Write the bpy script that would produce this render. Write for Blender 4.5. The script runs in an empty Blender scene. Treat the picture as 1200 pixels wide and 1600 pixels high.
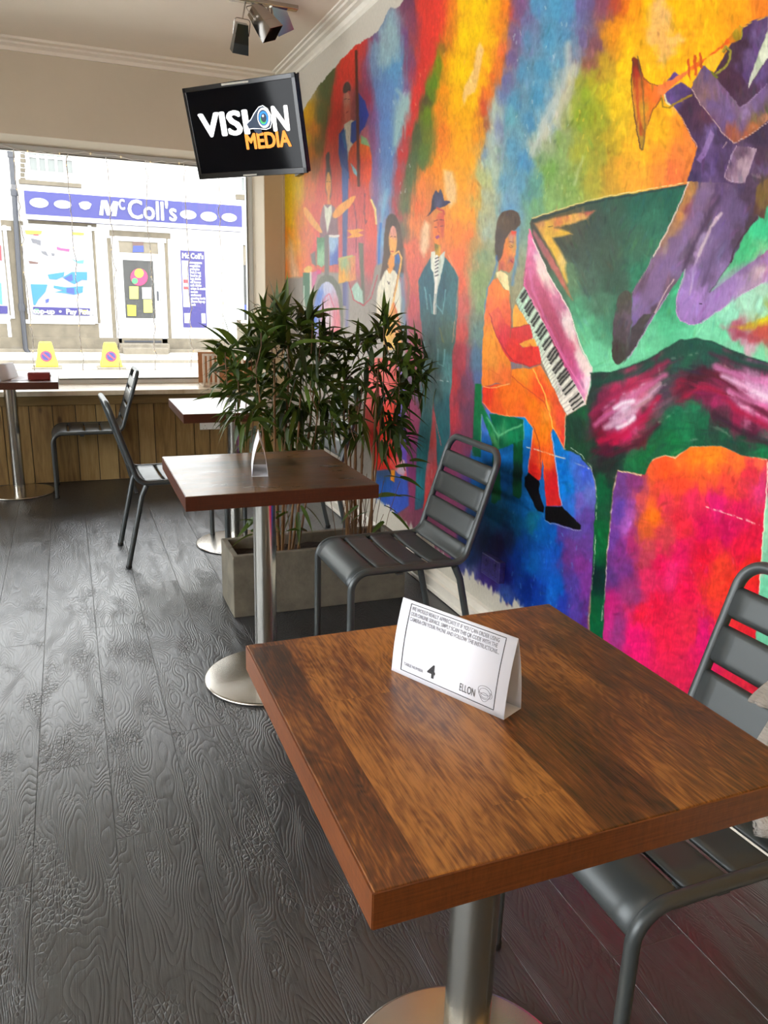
import bpy, bmesh, math, random
import numpy as np
from mathutils import Vector, Matrix
PI = math.pi
random.seed(7)
S = bpy.context.scene
COL = S.collection
# ================================================================= camera
cam_d = bpy.data.cameras.new('camera'); cam = bpy.data.objects.new('camera', cam_d); COL.objects.link(cam)
R_ = Vector((0.928645388, -0.369878877, 0.028414064)); U_ = Vector((0.073422774, 0.258338246, 0.963260321)); F_ = Vector((0.363630086, 0.892441016, -0.267062154))
CAM = Vector((-1.48734462, 0, 1.29633701)); FPX = 1207.46
M = Matrix((R_, U_, -F_)).transposed().to_4x4(); M.translation = CAM
cam.matrix_world = M
cam_d.sensor_fit = 'VERTICAL'; cam_d.sensor_height = 24; cam_d.lens = FPX/1600*24
cam_d.clip_start = .02; cam_d.clip_end = 200
S.camera = cam
# ================================================================= world, light, exposure
wd = bpy.data.worlds.new('overcast_sky'); S.world = wd; wd.use_nodes = True
wn = wd.node_tree.nodes; wn.clear()
_o = wn.new('ShaderNodeOutputWorld'); _b = wn.new('ShaderNodeBackground'); wd.node_tree.links.new(_b.outputs[0], _o.inputs[0])
_b.inputs[0].default_value = (.93, .965, 1, 1); _b.inputs[1].default_value = 11.0
FILL_STRENGTH = 6.0  # emission of the added ceiling fill panels
def portal(name, loc, size, rot):
    d = bpy.data.lights.new(name, 'AREA'); d.shape = 'RECTANGLE'; d.size, d.size_y = size; d.cycles.is_portal = True
    o = bpy.data.objects.new(name, d); COL.objects.link(o); o.location = loc; o.rotation_euler = rot
portal('window_portal', (-2.3, 6.2, 1.4), (4.3, 1.6), (-PI/2, 0, 0))
portal('side_window_portal', (-4.75, 1.1, 1.475), (6.7, 2.0), (0, -PI/2, 0))
S.view_settings.view_transform = 'Standard'; S.view_settings.look = 'None'; S.view_settings.gamma = 1
S.view_settings.use_curve_mapping = False; S.view_settings.exposure = -0.08
# ================================================================= helpers
def lin(c):
    return tuple(((v/255)/12.92 if v/255 <= .04045 else ((v/255+.055)/1.055)**2.4) for v in c)
def at(u, v, ax, c):
    """point of the photograph's ray (u, v) on the real plane where coordinate ax equals c"""
    d = F_+(u-600)/FPX*R_-(v-800)/FPX*U_
    return CAM+d*((c-CAM[ax])/d[ax])
MATS = {}
def mat(name, color=(128, 128, 128), rough=.5, metal=0, bump=0, bscale=40, var=0, vscale=8, emit=None, estr=1, stretch=(1, 1, 1), spec=.5, aniso=0, coat=0, lincol=None):
    m = bpy.data.materials.new(name); m.use_nodes = True; nt = m.node_tree; N = nt.nodes; L = nt.links; b = N['Principled BSDF']
    c = lincol or lin(color)
    b.inputs['Base Color'].default_value = (*c, 1); b.inputs['Roughness'].default_value = rough; b.inputs['Metallic'].default_value = metal
    b.inputs['Specular IOR Level'].default_value = spec
    if coat: b.inputs['Coat Weight'].default_value = coat; b.inputs['Coat Roughness'].default_value = .15
    tc = N.new('ShaderNodeTexCoord'); mp = N.new('ShaderNodeMapping'); L.new(tc.outputs['Object'], mp.inputs[0]); mp.inputs['Scale'].default_value = stretch
    if var:
        n = N.new('ShaderNodeTexNoise'); n.inputs['Scale'].default_value = vscale; n.inputs['Detail'].default_value = 6; n.inputs['Roughness'].default_value = .65; L.new(mp.outputs[0], n.inputs['Vector'])
        r = N.new('ShaderNodeMapRange'); r.inputs[1].default_value = .3; r.inputs[2].default_value = .7; r.inputs[3].default_value = 1-var; r.inputs[4].default_value = 1+var; L.new(n.outputs[0], r.inputs[0])
        mx = N.new('ShaderNodeVectorMath'); mx.operation = 'SCALE'; mx.inputs[0].default_value = c; L.new(r.outputs[0], mx.inputs['Scale']); L.new(mx.outputs[0], b.inputs['Base Color'])
    if bump:
        n = N.new('ShaderNodeTexNoise'); n.inputs['Scale'].default_value = bscale; n.inputs['Detail'].default_value = 5; L.new(mp.outputs[0], n.inputs['Vector'])
        bp = N.new('ShaderNodeBump'); bp.inputs['Strength'].default_value = bump; bp.inputs['Distance'].default_value = .004; L.new(n.outputs[0], bp.inputs['Height']); L.new(bp.outputs[0], b.inputs['Normal'])
    if emit: b.inputs['Emission Color'].default_value = (*lin(emit), 1); b.inputs['Emission Strength'].default_value = estr
    MATS[name] = m; return m
class MB:
    """collects shapes, then links them as ONE mesh object"""
    def __init__(s): s.v = []; s.f = []; s.mi = []; s.sm = []
    def add(s, v, f, mi=0, sm=False):
        b = len(s.v); s.v += [tuple(p) for p in v]; s.f += [[i+b for i in q] for q in f]; s.mi += [mi]*len(f); s.sm += [sm]*len(f); return s
    def box(s, lo, hi, mi=0, mx=None):
        x0, y0, z0 = lo; x1, y1, z1 = hi
        v = [Vector(p) for p in ((x0,y0,z0),(x1,y0,z0),(x1,y1,z0),(x0,y1,z0),(x0,y0,z1),(x1,y0,z1),(x1,y1,z1),(x0,y1,z1))]
        if mx is not None: v = [mx @ p for p in v]
        return s.add(v, [(0,3,2,1),(4,5,6,7),(0,1,5,4),(1,2,6,5),(2,3,7,6),(3,0,4,7)], mi)
    def tube(s, pts, r, n=12, cap=True, mi=0, closed=False):
        P = [Vector(p) for p in pts]; m = len(P); rr = r if hasattr(r, '__len__') else [r]*m
        T = [((P[(i+1) % m] if closed or i < m-1 else P[i])-(P[i-1] if closed or i else P[i])).normalized() for i in range(m)]
        a = Vector((0, 0, 1)) if abs(T[0].z) < .9 else Vector((1, 0, 0)); nrm = T[0].cross(a).normalized(); V = []
        for i in range(m):
            if i:
                q = T[i-1].rotation_difference(T[i]); nrm = (q @ nrm).normalized()
            bn = T[i].cross(nrm).normalized()
            V += [P[i]+(nrm*math.cos(2*PI*k/n)+bn*math.sin(2*PI*k/n))*rr[i] for k in range(n)]
        Fc = [(i*n+k, i*n+(k+1) % n, ((i+1) % m)*n+(k+1) % n, ((i+1) % m)*n+k) for i in range(m if closed else m-1) for k in range(n)]
        s.add(V, Fc, mi, True)
        if cap and not closed: s.add(V[:n], [list(range(n-1, -1, -1))], mi); s.add(V[-n:], [list(range(n))], mi)
        return s
    def lathe(s, prof, n=64, c=(0, 0, 0), mi=0, sm=True):
        V = [(c[0]+r*math.cos(2*PI*k/n), c[1]+r*math.sin(2*PI*k/n), c[2]+z) for r, z in prof for k in range(n)]
        m = len(prof); Fc = [(i*n+k, i*n+(k+1) % n, (i+1)*n+(k+1) % n, (i+1)*n+k) for i in range(m-1) for k in range(n)]
        s.add(V, Fc, mi, sm); s.add(V[:n], [list(range(n-1, -1, -1))], mi); s.add(V[-n:], [list(range(n))], mi); return s
    def prism(s, poly, axis, a, b, mi=0, sm=False):
        """poly in the two other axes, extruded from a to b along axis"""
        def pt(p, c): q = list(p); q.insert(axis, c); return tuple(q)
        n = len(poly); V = [pt(p, a) for p in poly]+[pt(p, b) for p in poly]
        s.add(V, [(i, (i+1) % n, n+(i+1) % n, n+i) for i in range(n)], mi, sm); B = len(s.v)-2*n
        s.f += [list(range(B+n-1, B-1, -1)), list(range(B+n, B+2*n))]; s.mi += [mi]*2; s.sm += [False]*2; return s
    def build(s, name, m, parent=None, bevel=0, seg=2, world=None, solid=0):
        me = bpy.data.meshes.new(name); me.from_pydata(s.v, [], s.f)
        for k in (m if isinstance(m, (list, tuple)) else [m]): me.materials.append(k)
        me.polygons.foreach_set('material_index', s.mi); me.polygons.foreach_set('use_smooth', s.sm)
        bm = bmesh.new(); bm.from_mesh(me); bmesh.ops.recalc_face_normals(bm, faces=bm.faces); bm.to_mesh(me); bm.free()
        o = bpy.data.objects.new(name, me); COL.objects.link(o)
        if parent: o.parent = parent
        if world is not None: o.matrix_local = world
        if solid: k = o.modifiers.new('thick', 'SOLIDIFY'); k.thickness = solid; k.offset = 0
        if bevel: k = o.modifiers.new('bevel', 'BEVEL'); k.width = bevel; k.segments = seg; k.limit_method = 'ANGLE'; k.angle_limit = .7
        return o
def tag(o, label, cat, group=None, kind=None):
    o['label'] = label; o['category'] = cat
    if group: o['group'] = group
    if kind: o['kind'] = kind
    return o
def thing(name, label, cat, loc=(0, 0, 0), rz=0, group=None):
    o = bpy.data.objects.new(name, None); COL.objects.link(o); o.location = loc; o.rotation_euler = (0, 0, rz); o.empty_display_size = .1
    return tag(o, label, cat, group)
def struct(o): o['kind'] = 'structure'; return o
def dup(root, loc, rz, label, group=None):
    def cp(o, par):
        c = o.copy(); COL.objects.link(c); c.parent = par
        for ch in [k for k in bpy.data.objects if k.parent == o and k is not c]: cp(ch, c)
        return c
    r = cp(root, None); r.location = loc; r.rotation_euler = (0, 0, rz); r['label'] = label
    if group: r['group'] = group
    return r
def fillet(P, rad, seg=8):
    P = [Vector(p) for p in P]; out = [P[0]]
    for i in range(1, len(P)-1):
        a = (P[i-1]-P[i]).normalized(); b = (P[i+1]-P[i]).normalized(); r = rad[i-1]; ang = a.angle(b); d = r/math.tan(ang/2)
        c = P[i]+(a+b).normalized()*(r/math.sin(ang/2)); p0 = P[i]+a*d-c; q = (p0).rotation_difference(P[i]+b*d-c)
        for k in range(seg+1): out.append(c+(Matrix.Identity(3).to_quaternion().slerp(q, k/seg) @ p0))
    out.append(P[-1]); return out
def text(name, body, size, mx, m, parent, bold=0.0, extrude=.0005, align='CENTER', sx=1.0, shear=0, fat=0.0):
    c = bpy.data.curves.new(name, 'FONT'); c.body = body; c.size = size; c.align_x = align; c.align_y = 'CENTER'; c.offset = bold; c.extrude = extrude; c.shear = shear; c.resolution_u = 3
    t = bpy.data.objects.new('tmp', c); COL.objects.link(t); bpy.context.view_layer.update()
    me = bpy.data.meshes.new_from_object(t.evaluated_get(bpy.context.evaluated_depsgraph_get())); bpy.data.objects.remove(t); bpy.data.curves.remove(c)
    if fat:
        v = [tuple(k.co) for k in me.vertices]; f = [list(p.vertices) for p in me.polygons]; n = len(v); V = []; Fc = []
        for q, (dx, dy) in enumerate(((0, 0), (fat, 0), (-fat, 0), (0, fat*.7), (0, -fat*.7), (fat*.7, fat*.5), (-fat*.7, -fat*.5), (fat*.7, -fat*.5), (-fat*.7, fat*.5))):
            V += [(a+dx, b_+dy, c_+q*.00002) for a, b_, c_ in v]; Fc += [[i+q*n for i in k] for k in f]
        me = bpy.data.meshes.new(name); me.from_pydata(V, [], Fc)
    me.name = name; me.materials.clear(); me.materials.append(m)
    o = bpy.data.objects.new(name, me); COL.objects.link(o); o.parent = parent; o.matrix_local = mx @ Matrix.Diagonal((sx, 1, 1, 1)); return o
def frame(o, x, y):
    """matrix with origin o, local x and y along the given directions"""
    x = Vector(x).normalized(); y = Vector(y); y = (y-x*x.dot(y)).normalized(); z = x.cross(y)
    m = Matrix((x, y, z)).transposed().to_4x4(); m.translation = Vector(o); return m
class NT:
    def __init__(s, name, rough=.5):
        s.m = bpy.data.materials.new(name); s.m.use_nodes = True; s.N = s.m.node_tree.nodes; s.L = s.m.node_tree.links; s.b = s.N['Principled BSDF']; s.b.inputs['Roughness'].default_value = rough
        s.tc = s.N.new('ShaderNodeTexCoord'); s.pos = s.tc.outputs['Object']
    def sep(s, v=None): n = s.N.new('ShaderNodeSeparateXYZ'); s.L.new(v or s.pos, n.inputs[0]); return n.outputs
    def comb(s, *a):
        n = s.N.new('ShaderNodeCombineXYZ')
        for i, k in enumerate(a): s.put(k, n.inputs[i])
        return n.outputs[0]
    def put(s, k, sock):
        if isinstance(k, (int, float)): sock.default_value = k
        elif isinstance(k, tuple): sock.default_value = k if len(sock.default_value) == len(k) else (*k, 1)
        else: s.L.new(k, sock)
    def math(s, op, a, b=0, c=0):
        n = s.N.new('ShaderNodeMath'); n.operation = op; s.put(a, n.inputs[0]); s.put(b, n.inputs[1]); s.put(c, n.inputs[2]); return n.outputs[0]
    def noise(s, v, scale, detail=4, rough=.55, dist=0):
        n = s.N.new('ShaderNodeTexNoise'); s.L.new(v, n.inputs['Vector']); n.inputs['Scale'].default_value = scale; n.inputs['Detail'].default_value = detail; n.inputs['Roughness'].default_value = rough; n.inputs['Distortion'].default_value = dist; return n.outputs[0]
    def white(s, v): n = s.N.new('ShaderNodeTexWhiteNoise'); s.L.new(v, n.inputs['Vector']); return n.outputs['Value']
    def ramp(s, f, stops):
        n = s.N.new('ShaderNodeValToRGB'); s.put(f, n.inputs[0]); e = n.color_ramp.elements
        while len(e) < len(stops): e.new(.5)
        for k, (p, c) in zip(e, stops): k.position = p; k.color = (*c, 1)
        return n.outputs[0]
    def rng(s, f, a, b, c, d):
        n = s.N.new('ShaderNodeMapRange'); s.put(f, n.inputs[0]); n.inputs[1].default_value = a; n.inputs[2].default_value = b; n.inputs[3].default_value = c; n.inputs[4].default_value = d; return n.outputs[0]
    def mix(s, f, a, b, mode='MIX'):
        n = s.N.new('ShaderNodeMix'); n.data_type = 'RGBA'; n.blend_type = mode; s.put(f, n.inputs[0]); s.put(a, n.inputs[6]); s.put(b, n.inputs[7]); return n.outputs[2]
    def bump(s, h, strength, dist, prev=None):
        n = s.N.new('ShaderNodeBump'); n.inputs['Strength'].default_value = strength; n.inputs['Distance'].default_value = dist; s.put(h, n.inputs['Height'])
        if prev: s.L.new(prev, n.inputs['Normal'])
        return n.outputs[0]
# ================================================================= materials
def floor_mat():
    t = NT('charred_plank_floor', .3); x, y, z = t.sep()
    PW, PL = .1857, 1.3225
    cx = t.math('DIVIDE', t.math('ADD', x, 1.467), PW); i = t.math('FLOOR', cx); fx = t.math('SUBTRACT', cx, i)
    odd = t.math('PINGPONG', i, 1)
    off = t.math('ADD', t.math('ADD', .402, t.math('MULTIPLY', i, .042)), t.math('MULTIPLY', odd, .398))
    cy = t.math('DIVIDE', t.math('SUBTRACT', y, off), PL); j = t.math('FLOOR', cy); fy = t.math('SUBTRACT', cy, j)
    ex = t.math('MULTIPLY', t.math('MINIMUM', fx, t.math('SUBTRACT', 1, fx)), PW); ey = t.math('MULTIPLY', t.math('MINIMUM', fy, t.math('SUBTRACT', 1, fy)), PL)
    e = t.math('MINIMUM', ex, ey); groove = t.rng(e, .0005, .0016, 0, 1)
    rnd = t.white(t.comb(i, j, 0))
    sx = t.math('ADD', t.math('MULTIPLY', x, 1), t.math('MULTIPLY', rnd, 37)); sy = t.math('ADD', y, t.math('MULTIPLY', rnd, 91))
    big = t.noise(t.comb(t.math('MULTIPLY', sx, 7), t.math('MULTIPLY', sy, 1.5), 0), 1, 2, .5, .2)
    rings = t.math('SINE', t.math('MULTIPLY', big, 150)); rings2 = t.math('POWER', t.math('ABSOLUTE', rings), .6)
    fine = t.noise(t.comb(t.math('MULTIPLY', sx, 260), t.math('MULTIPLY', sy, 9), 0), 1, 4, .6)
    crack = t.N.new('ShaderNodeTexVoronoi'); crack.feature = 'DISTANCE_TO_EDGE'; t.L.new(t.comb(t.math('MULTIPLY', sx, 90), t.math('MULTIPLY', sy, 55), 0), crack.inputs['Vector']); crack.inputs['Scale'].default_value = 1
    cm = t.rng(t.noise(t.comb(t.math('MULTIPLY', sx, 9), t.math('MULTIPLY', sy, 3.5), 5), 1, 2), .5, .62, 0, 1)
    ck = t.math('MULTIPLY', t.rng(crack.outputs[0], 0, .16, 1, 0), cm)
    h = t.math('SUBTRACT', t.math('ADD', t.math('MULTIPLY', rings2, .55), t.math('MULTIPLY', fine, .5)), t.math('MULTIPLY', ck, .7))
    worn = t.noise(t.comb(t.math('MULTIPLY', sx, 5), t.math('MULTIPLY', sy, 1.2), 2), 1, 5, .6)
    c = t.ramp(t.math('ADD', t.math('MULTIPLY', h, .4), t.math('MULTIPLY', worn, .6)), [(.2, lin((24, 25, 27))), (.5, lin((39, 41, 43))), (.8, lin((60, 62, 64)))])
    c = t.mix(t.math('MULTIPLY', rnd, .35), c, (.03, .03, .031)); c = t.mix(groove, (.006, .006, .006), c)
    t.put(c, t.b.inputs['Base Color'])
    t.put(t.math('ADD', t.rng(worn, .3, .7, .25, .30), t.math('MULTIPLY', fine, .1)), t.b.inputs['Roughness'])
    n1 = t.bump(groove, .9, .002); n2 = t.bump(h, .8, .0015, n1); t.L.new(n2, t.b.inputs['Normal'])
    t.b.inputs['Specular IOR Level'].default_value = 1.0
    return t.m
def wood_mat(name, dark, mid, light, axis=1, board=.11, rough=.32, seed=0, bl=.62, coat=.5):
    """laminate of rustic boards running along the axis"""
    t = NT(name, rough); x, y, z = t.sep(); a, b = (x, y) if axis == 1 else (y, x)
    ci = t.math('DIVIDE', t.math('ADD', a, 7+seed*.37), board); i = t.math('FLOOR', ci)
    r1 = t.white(t.comb(i, seed, 0)); cj = t.math('ADD', t.math('DIVIDE', b, bl), t.math('MULTIPLY', r1, 5)); j = t.math('FLOOR', cj)
    r = t.white(t.comb(i, j, seed+3.0)); sa = t.math('ADD', a, t.math('MULTIPLY', r, 17)); sb = t.math('ADD', b, t.math('MULTIPLY', r, 29))
    w = t.noise(t.comb(t.math('MULTIPLY', sa, 11), t.math('MULTIPLY', sb, 3), 0), 1, 3, .55, .3)
    g = t.math('MULTIPLY', t.math('ADD', t.math('SINE', t.math('MULTIPLY', w, 120)), 1), .5)
    fine = t.noise(t.comb(t.math('MULTIPLY', sa, 330), t.math('MULTIPLY', sb, 14), 0), 1, 5, .65)
    cloud = t.noise(t.comb(t.math('MULTIPLY', sa, 22), t.math('MULTIPLY', sb, 6), 0), 1, 6, .68, 0)
    blot = t.noise(t.comb(t.math('MULTIPLY', a, 6), t.math('MULTIPLY', b, 3), 4), 1, 4, .6)
    f = t.math('ADD', t.math('ADD', t.math('MULTIPLY', t.rng(cloud, .3, .7, 0, 1), .34), t.math('MULTIPLY', t.rng(fine, .3, .7, 0, 1), .34)), t.math('ADD', t.math('MULTIPLY', g, .10), t.math('ADD', t.math('MULTIPLY', r, .30), t.math('MULTIPLY', t.rng(blot, .3, .7, -.5, .5), .22))))
    c = t.ramp(f, [(.24, lin(dark)), (.52, lin(mid)), (.80, lin(light))])
    t.put(c, t.b.inputs['Base Color']); t.L.new(t.bump(fine, .25, .0006), t.b.inputs['Normal'])
    t.put(t.rng(cloud, .3, .7, rough-.05, rough+.08), t.b.inputs['Roughness']); t.b.inputs['Coat Weight'].default_value = coat; t.b.inputs['Coat Roughness'].default_value = .22
    return t.m
def edge_mat(name, c1, c2):
    t = NT(name, .38); x, y, z = t.sep()
    n = t.noise(t.comb(t.math('MULTIPLY', x, 7), t.math('MULTIPLY', y, 7), t.math('MULTIPLY', z, 320)), 1, 5, .7); n2 = t.noise(t.comb(t.math('MULTIPLY', x, 260), t.math('MULTIPLY', y, 260), t.math('MULTIPLY', z, 60)), 1, 3, .6)
    t.put(t.ramp(t.math('ADD', t.math('MULTIPLY', n, .7), t.math('MULTIPLY', n2, .3)), [(.3, lin(c1)), (.7, lin(c2))]), t.b.inputs['Base Color']); t.L.new(t.bump(n2, .2, .0005), t.b.inputs['Normal']); return t.m
def steel_mat(name, rough=.26, col=(176, 174, 168), vertical=True):
    t = NT(name, rough); x, y, z = t.sep(); t.b.inputs['Metallic'].default_value = 1
    v = t.comb(t.math('MULTIPLY', x, 900), t.math('MULTIPLY', y, 900), t.math('MULTIPLY', z, 8)) if vertical else t.comb(t.math('MULTIPLY', x, 9), t.math('MULTIPLY', y, 22), 0)
    n = t.noise(v, 1, 3, .6); t.b.inputs['Roughness'].default_value = rough; t.b.inputs['Base Color'].default_value = (*lin(col), 1)
    t.put(t.mix(t.rng(n, .3, .7, 0, .25), lin(col), tuple(k*.7 for k in lin(col))), t.b.inputs['Base Color']); return t.m
def plank_mat():
    t = NT('raw_timber_panelling', .62); info = t.N.new('ShaderNodeAttribute'); info.attribute_name = 'board'; r = info.outputs['Fac']; x, y, z = t.sep()
    sx = t.math('ADD', x, t.math('MULTIPLY', r, 31)); sz = t.math('ADD', z, t.math('MULTIPLY', r, 17))
    n = t.noise(t.comb(t.math('MULTIPLY', sx, 38), t.math('MULTIPLY', sz, 3), 0), 1, 5, .6, .6); fine = t.noise(t.comb(t.math('MULTIPLY', sx, 300), t.math('MULTIPLY', sz, 12), 0), 1, 3)
    kn = t.N.new('ShaderNodeTexVoronoi'); t.L.new(t.comb(t.math('MULTIPLY', sx, 8), t.math('MULTIPLY', sz, 4.2), 0), kn.inputs['Vector']); kn.inputs['Scale'].default_value = 1
    k = t.rng(kn.outputs['Distance'], .06, .15, 1, 0)
    c = t.ramp(t.math('ADD', t.math('MULTIPLY', n, .6), t.math('ADD', t.math('MULTIPLY', r, .3), t.math('MULTIPLY', fine, .15))), [(.25, lin((92, 66, 34))), (.5, lin((140, 112, 64))), (.8, lin((176, 150, 100)))])
    c = t.mix(t.math('MULTIPLY', k, .75), c, lin((60, 38, 20))); t.put(c, t.b.inputs['Base Color']); t.L.new(t.bump(n, .3, .002), t.b.inputs['Normal']); return t.m
m_floor = floor_mat()
m_top = wood_mat('rustic_laminate', (34, 17, 7), (104, 58, 21), (170, 112, 50), 1, .105, .34, 1, .62, .08)
m_top2 = wood_mat('rustic_laminate_crosswise', (36, 21, 10), (82, 53, 27), (122, 86, 48), 0, .12, .30, 4)
m_edge = edge_mat('laminate_edge', (70, 32, 10), (128, 70, 28)); m_edge2 = edge_mat('laminate_edge_red_brown', (46, 18, 8), (84, 38, 18))
m_steel = steel_mat('brushed_steel_tube', .19, (200, 198, 190)); m_disc = steel_mat('brushed_steel_plate', .24, (196, 190, 180), False)
m_chair = mat('charcoal_powder_coat', (70, 74, 74), .36, .35, bump=.03, bscale=300); m_foot = mat('black_plastic_cap', (20, 20, 20), .5)
m_wall = mat('cream_wall_paint', (198, 184, 160), .7, bump=.12, bscale=30, var=.04, vscale=2)
m_ceil = mat('ceiling_paint', (226, 214, 194), .6, bump=.08, bscale=20, var=.03, vscale=1.5)
m_trim = mat('gloss_cream_trim', (222, 214, 198), .3, bump=.05, bscale=20, var=.05, vscale=14)
m_pier = mat('tan_wall_paint', (184, 158, 122), .6, bump=.1, bscale=30, var=.04, vscale=3)
m_plank = plank_mat(); m_rail = mat('pale_timber_rail', (120, 98, 56), .5, var=.2, vscale=6, stretch=(1, 12, 12)); m_counter = wood_mat('pale_birch_counter', (206, 184, 150), (222, 206, 176), (234, 222, 196), 0, .2, .3, 9, 2.2)
m_frame = mat('white_window_frame', (206, 204, 196), .4); m_gframe = mat('grey_window_gasket', (110, 106, 96), .5)
m_white = mat('white_plastic', (226, 226, 222), .35); m_black = mat('black_plastic', (14, 14, 15), .35); m_card = mat('white_card', (212, 212, 218), .45, spec=.4); m_ink = mat('printed_black_ink', (26, 24, 26), .6); m_greyink = mat('printed_grey_ink', (120, 118, 122), .6)
m_conc = mat('cast_concrete', (104, 98, 84), .75, bump=.35, bscale=45, var=.3, vscale=11); m_soil = mat('dark_soil', (38, 28, 20), .95, bump=.8, bscale=60, var=.4, vscale=50)
m_leaf = None
# ================================================================= room shell
XL, YB, ZC_ = -4.7, -3.5, 2.72
W0, W1 = 5.68, 6.2          # front wall inner and outer face
b = MB(); b.box((XL-.2, YB-.2, -.08), (.25, 6.25, 0)); struct(b.build('floor', m_floor))
b = MB(); b.box((XL-.2, YB-.2, ZC_), (.25, 6.25, ZC_+.1)); struct(b.build('ceiling', m_ceil))
b = MB(); b.box((XL-.2, W0, 2.2), (.2, W1, ZC_)); b.box((-.145, W0, .6), (.2, W1+.1, 2.2)); b.box((XL-.2, W0, -.2), (.2, W1+.1, .6)); b.box((XL-.2, W0, .6), (-4.5, W1, 2.2))
struct(b.build('wall_front', [m_wall]))
b = MB(); b.box((-.142, W0-.006, .62), (-.001, W0+.001, 2.2)); b.box((-.016, W0-.02, .62), (-.001, W0, 2.6)); struct(b.build('trim_1', m_pier))
b = MB(); b.box((XL-.2, YB, 0), (XL, 5.7, .5)); b.box((XL-.2, YB, 2.45), (XL, 5.7, ZC_)); b.box((XL-.2, YB, .5), (XL, -2.2, 2.45)); b.box((XL-.2, 4.4, .5), (XL, 5.7, 2.45)); struct(b.build('wall_left', m_wall))
b = MB(); b.box((XL-.2, YB-.2, 0), (.2, YB, ZC_)); struct(b.build('wall_back', m_wall))
# cornices
prof = [(0, 2.655), (-.008, 2.66), (-.012, 2.672), (-.03, 2.684), (-.05, 2.690), (-.055, 2.700), (-.078, 2.704), (-.084, 2.712), (-.100, 2.713), (-.104, 2.722), (.01, 2.722), (.01, 2.655)]
b = MB(); b.prism([(x, z) for x, z in prof], 1, YB, W0); struct(b.build('trim_2', m_trim))
prof = [(W0+.01, 2.66), (W0-.008, 2.662), (W0-.014, 2.682), (W0-.045, 2.692), (W0-.05, 2.702), (W0-.09, 2.706), (W0-.095, 2.722), (W0+.01, 2.722)]
b = MB(); b.prism(prof, 0, XL, -.05); struct(b.build('trim_3', m_ceil))
# skirting along the mural wall: moulded cream board, thin dark gap at the floor
prof = [(0.0, .004), (-.024, .004), (-.024, .018), (-.018, .022), (-.018, .055), (-.026, .060), (-.026, .068), (-.014, .074), (-.014, .088), (-.020, .093), (-.012, .106), (0.0, .112)]
b = MB(); b.prism(prof, 1, YB, W0); struct(b.build('baseboard_right', m_trim))
b = MB(); b.box((XL, YB, 0), (XL+.015, 5.65, .1)); struct(b.build('baseboard_left', m_trim))
# ================================================================= mural wall
HOM = np.array([[88.85088294757179, -125.92846403148874, 2155.5135807389424], [402.01986945906606, -1376.7474504726586, 2085.5427035577154], [0.8924410157165462, -0.2670621540954823, 0.8870458043966356]])
# ---------------------------------------------------------------- mural painting (colours of the paint itself)
# U, V are sketch coordinates of the mural; the caller maps them projectively onto the flat wall.
def vnoise(x, y, seed=0):
    xi = np.floor(x).astype(np.int64); yi = np.floor(y).astype(np.int64)
    fx = x-xi; fy = y-yi; fx = fx*fx*(3-2*fx); fy = fy*fy*(3-2*fy)
    def h(a, b):
        n = (a*374761393+b*668265263+seed*1442695041) & 0xffffffff
        n = ((n ^ (n >> 13))*1274126177) & 0xffffffff
        return ((n ^ (n >> 16)) & 0xffff)/65535.0
    return (h(xi, yi)*(1-fx)+h(xi+1, yi)*fx)*(1-fy)+(h(xi, yi+1)*(1-fx)+h(xi+1, yi+1)*fx)*fy
def fbm(x, y, seed=0, o=3):
    s = 0; a = .5
    for i in range(o): s = s+a*(vnoise(x*2**i, y*2**i, seed+i)-.5); a *= .5
    return s*2
Z3=(420,80,4.0);Z4=(640,250,2.667);Z5=(800,0,3.0);Z6=(800,400,2.667);ZA=(600,0,4.0);ZB=(450,380,4.8);ZC=(1000,0,5.333)
ZD=(940,250,4.571);ZE=(720,600,4.0);ZF=(740,310,6.0);ZG=(450,180,7.27);ZH=(580,560,5.333);ZP=(0,0,1.0)
import math
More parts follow.
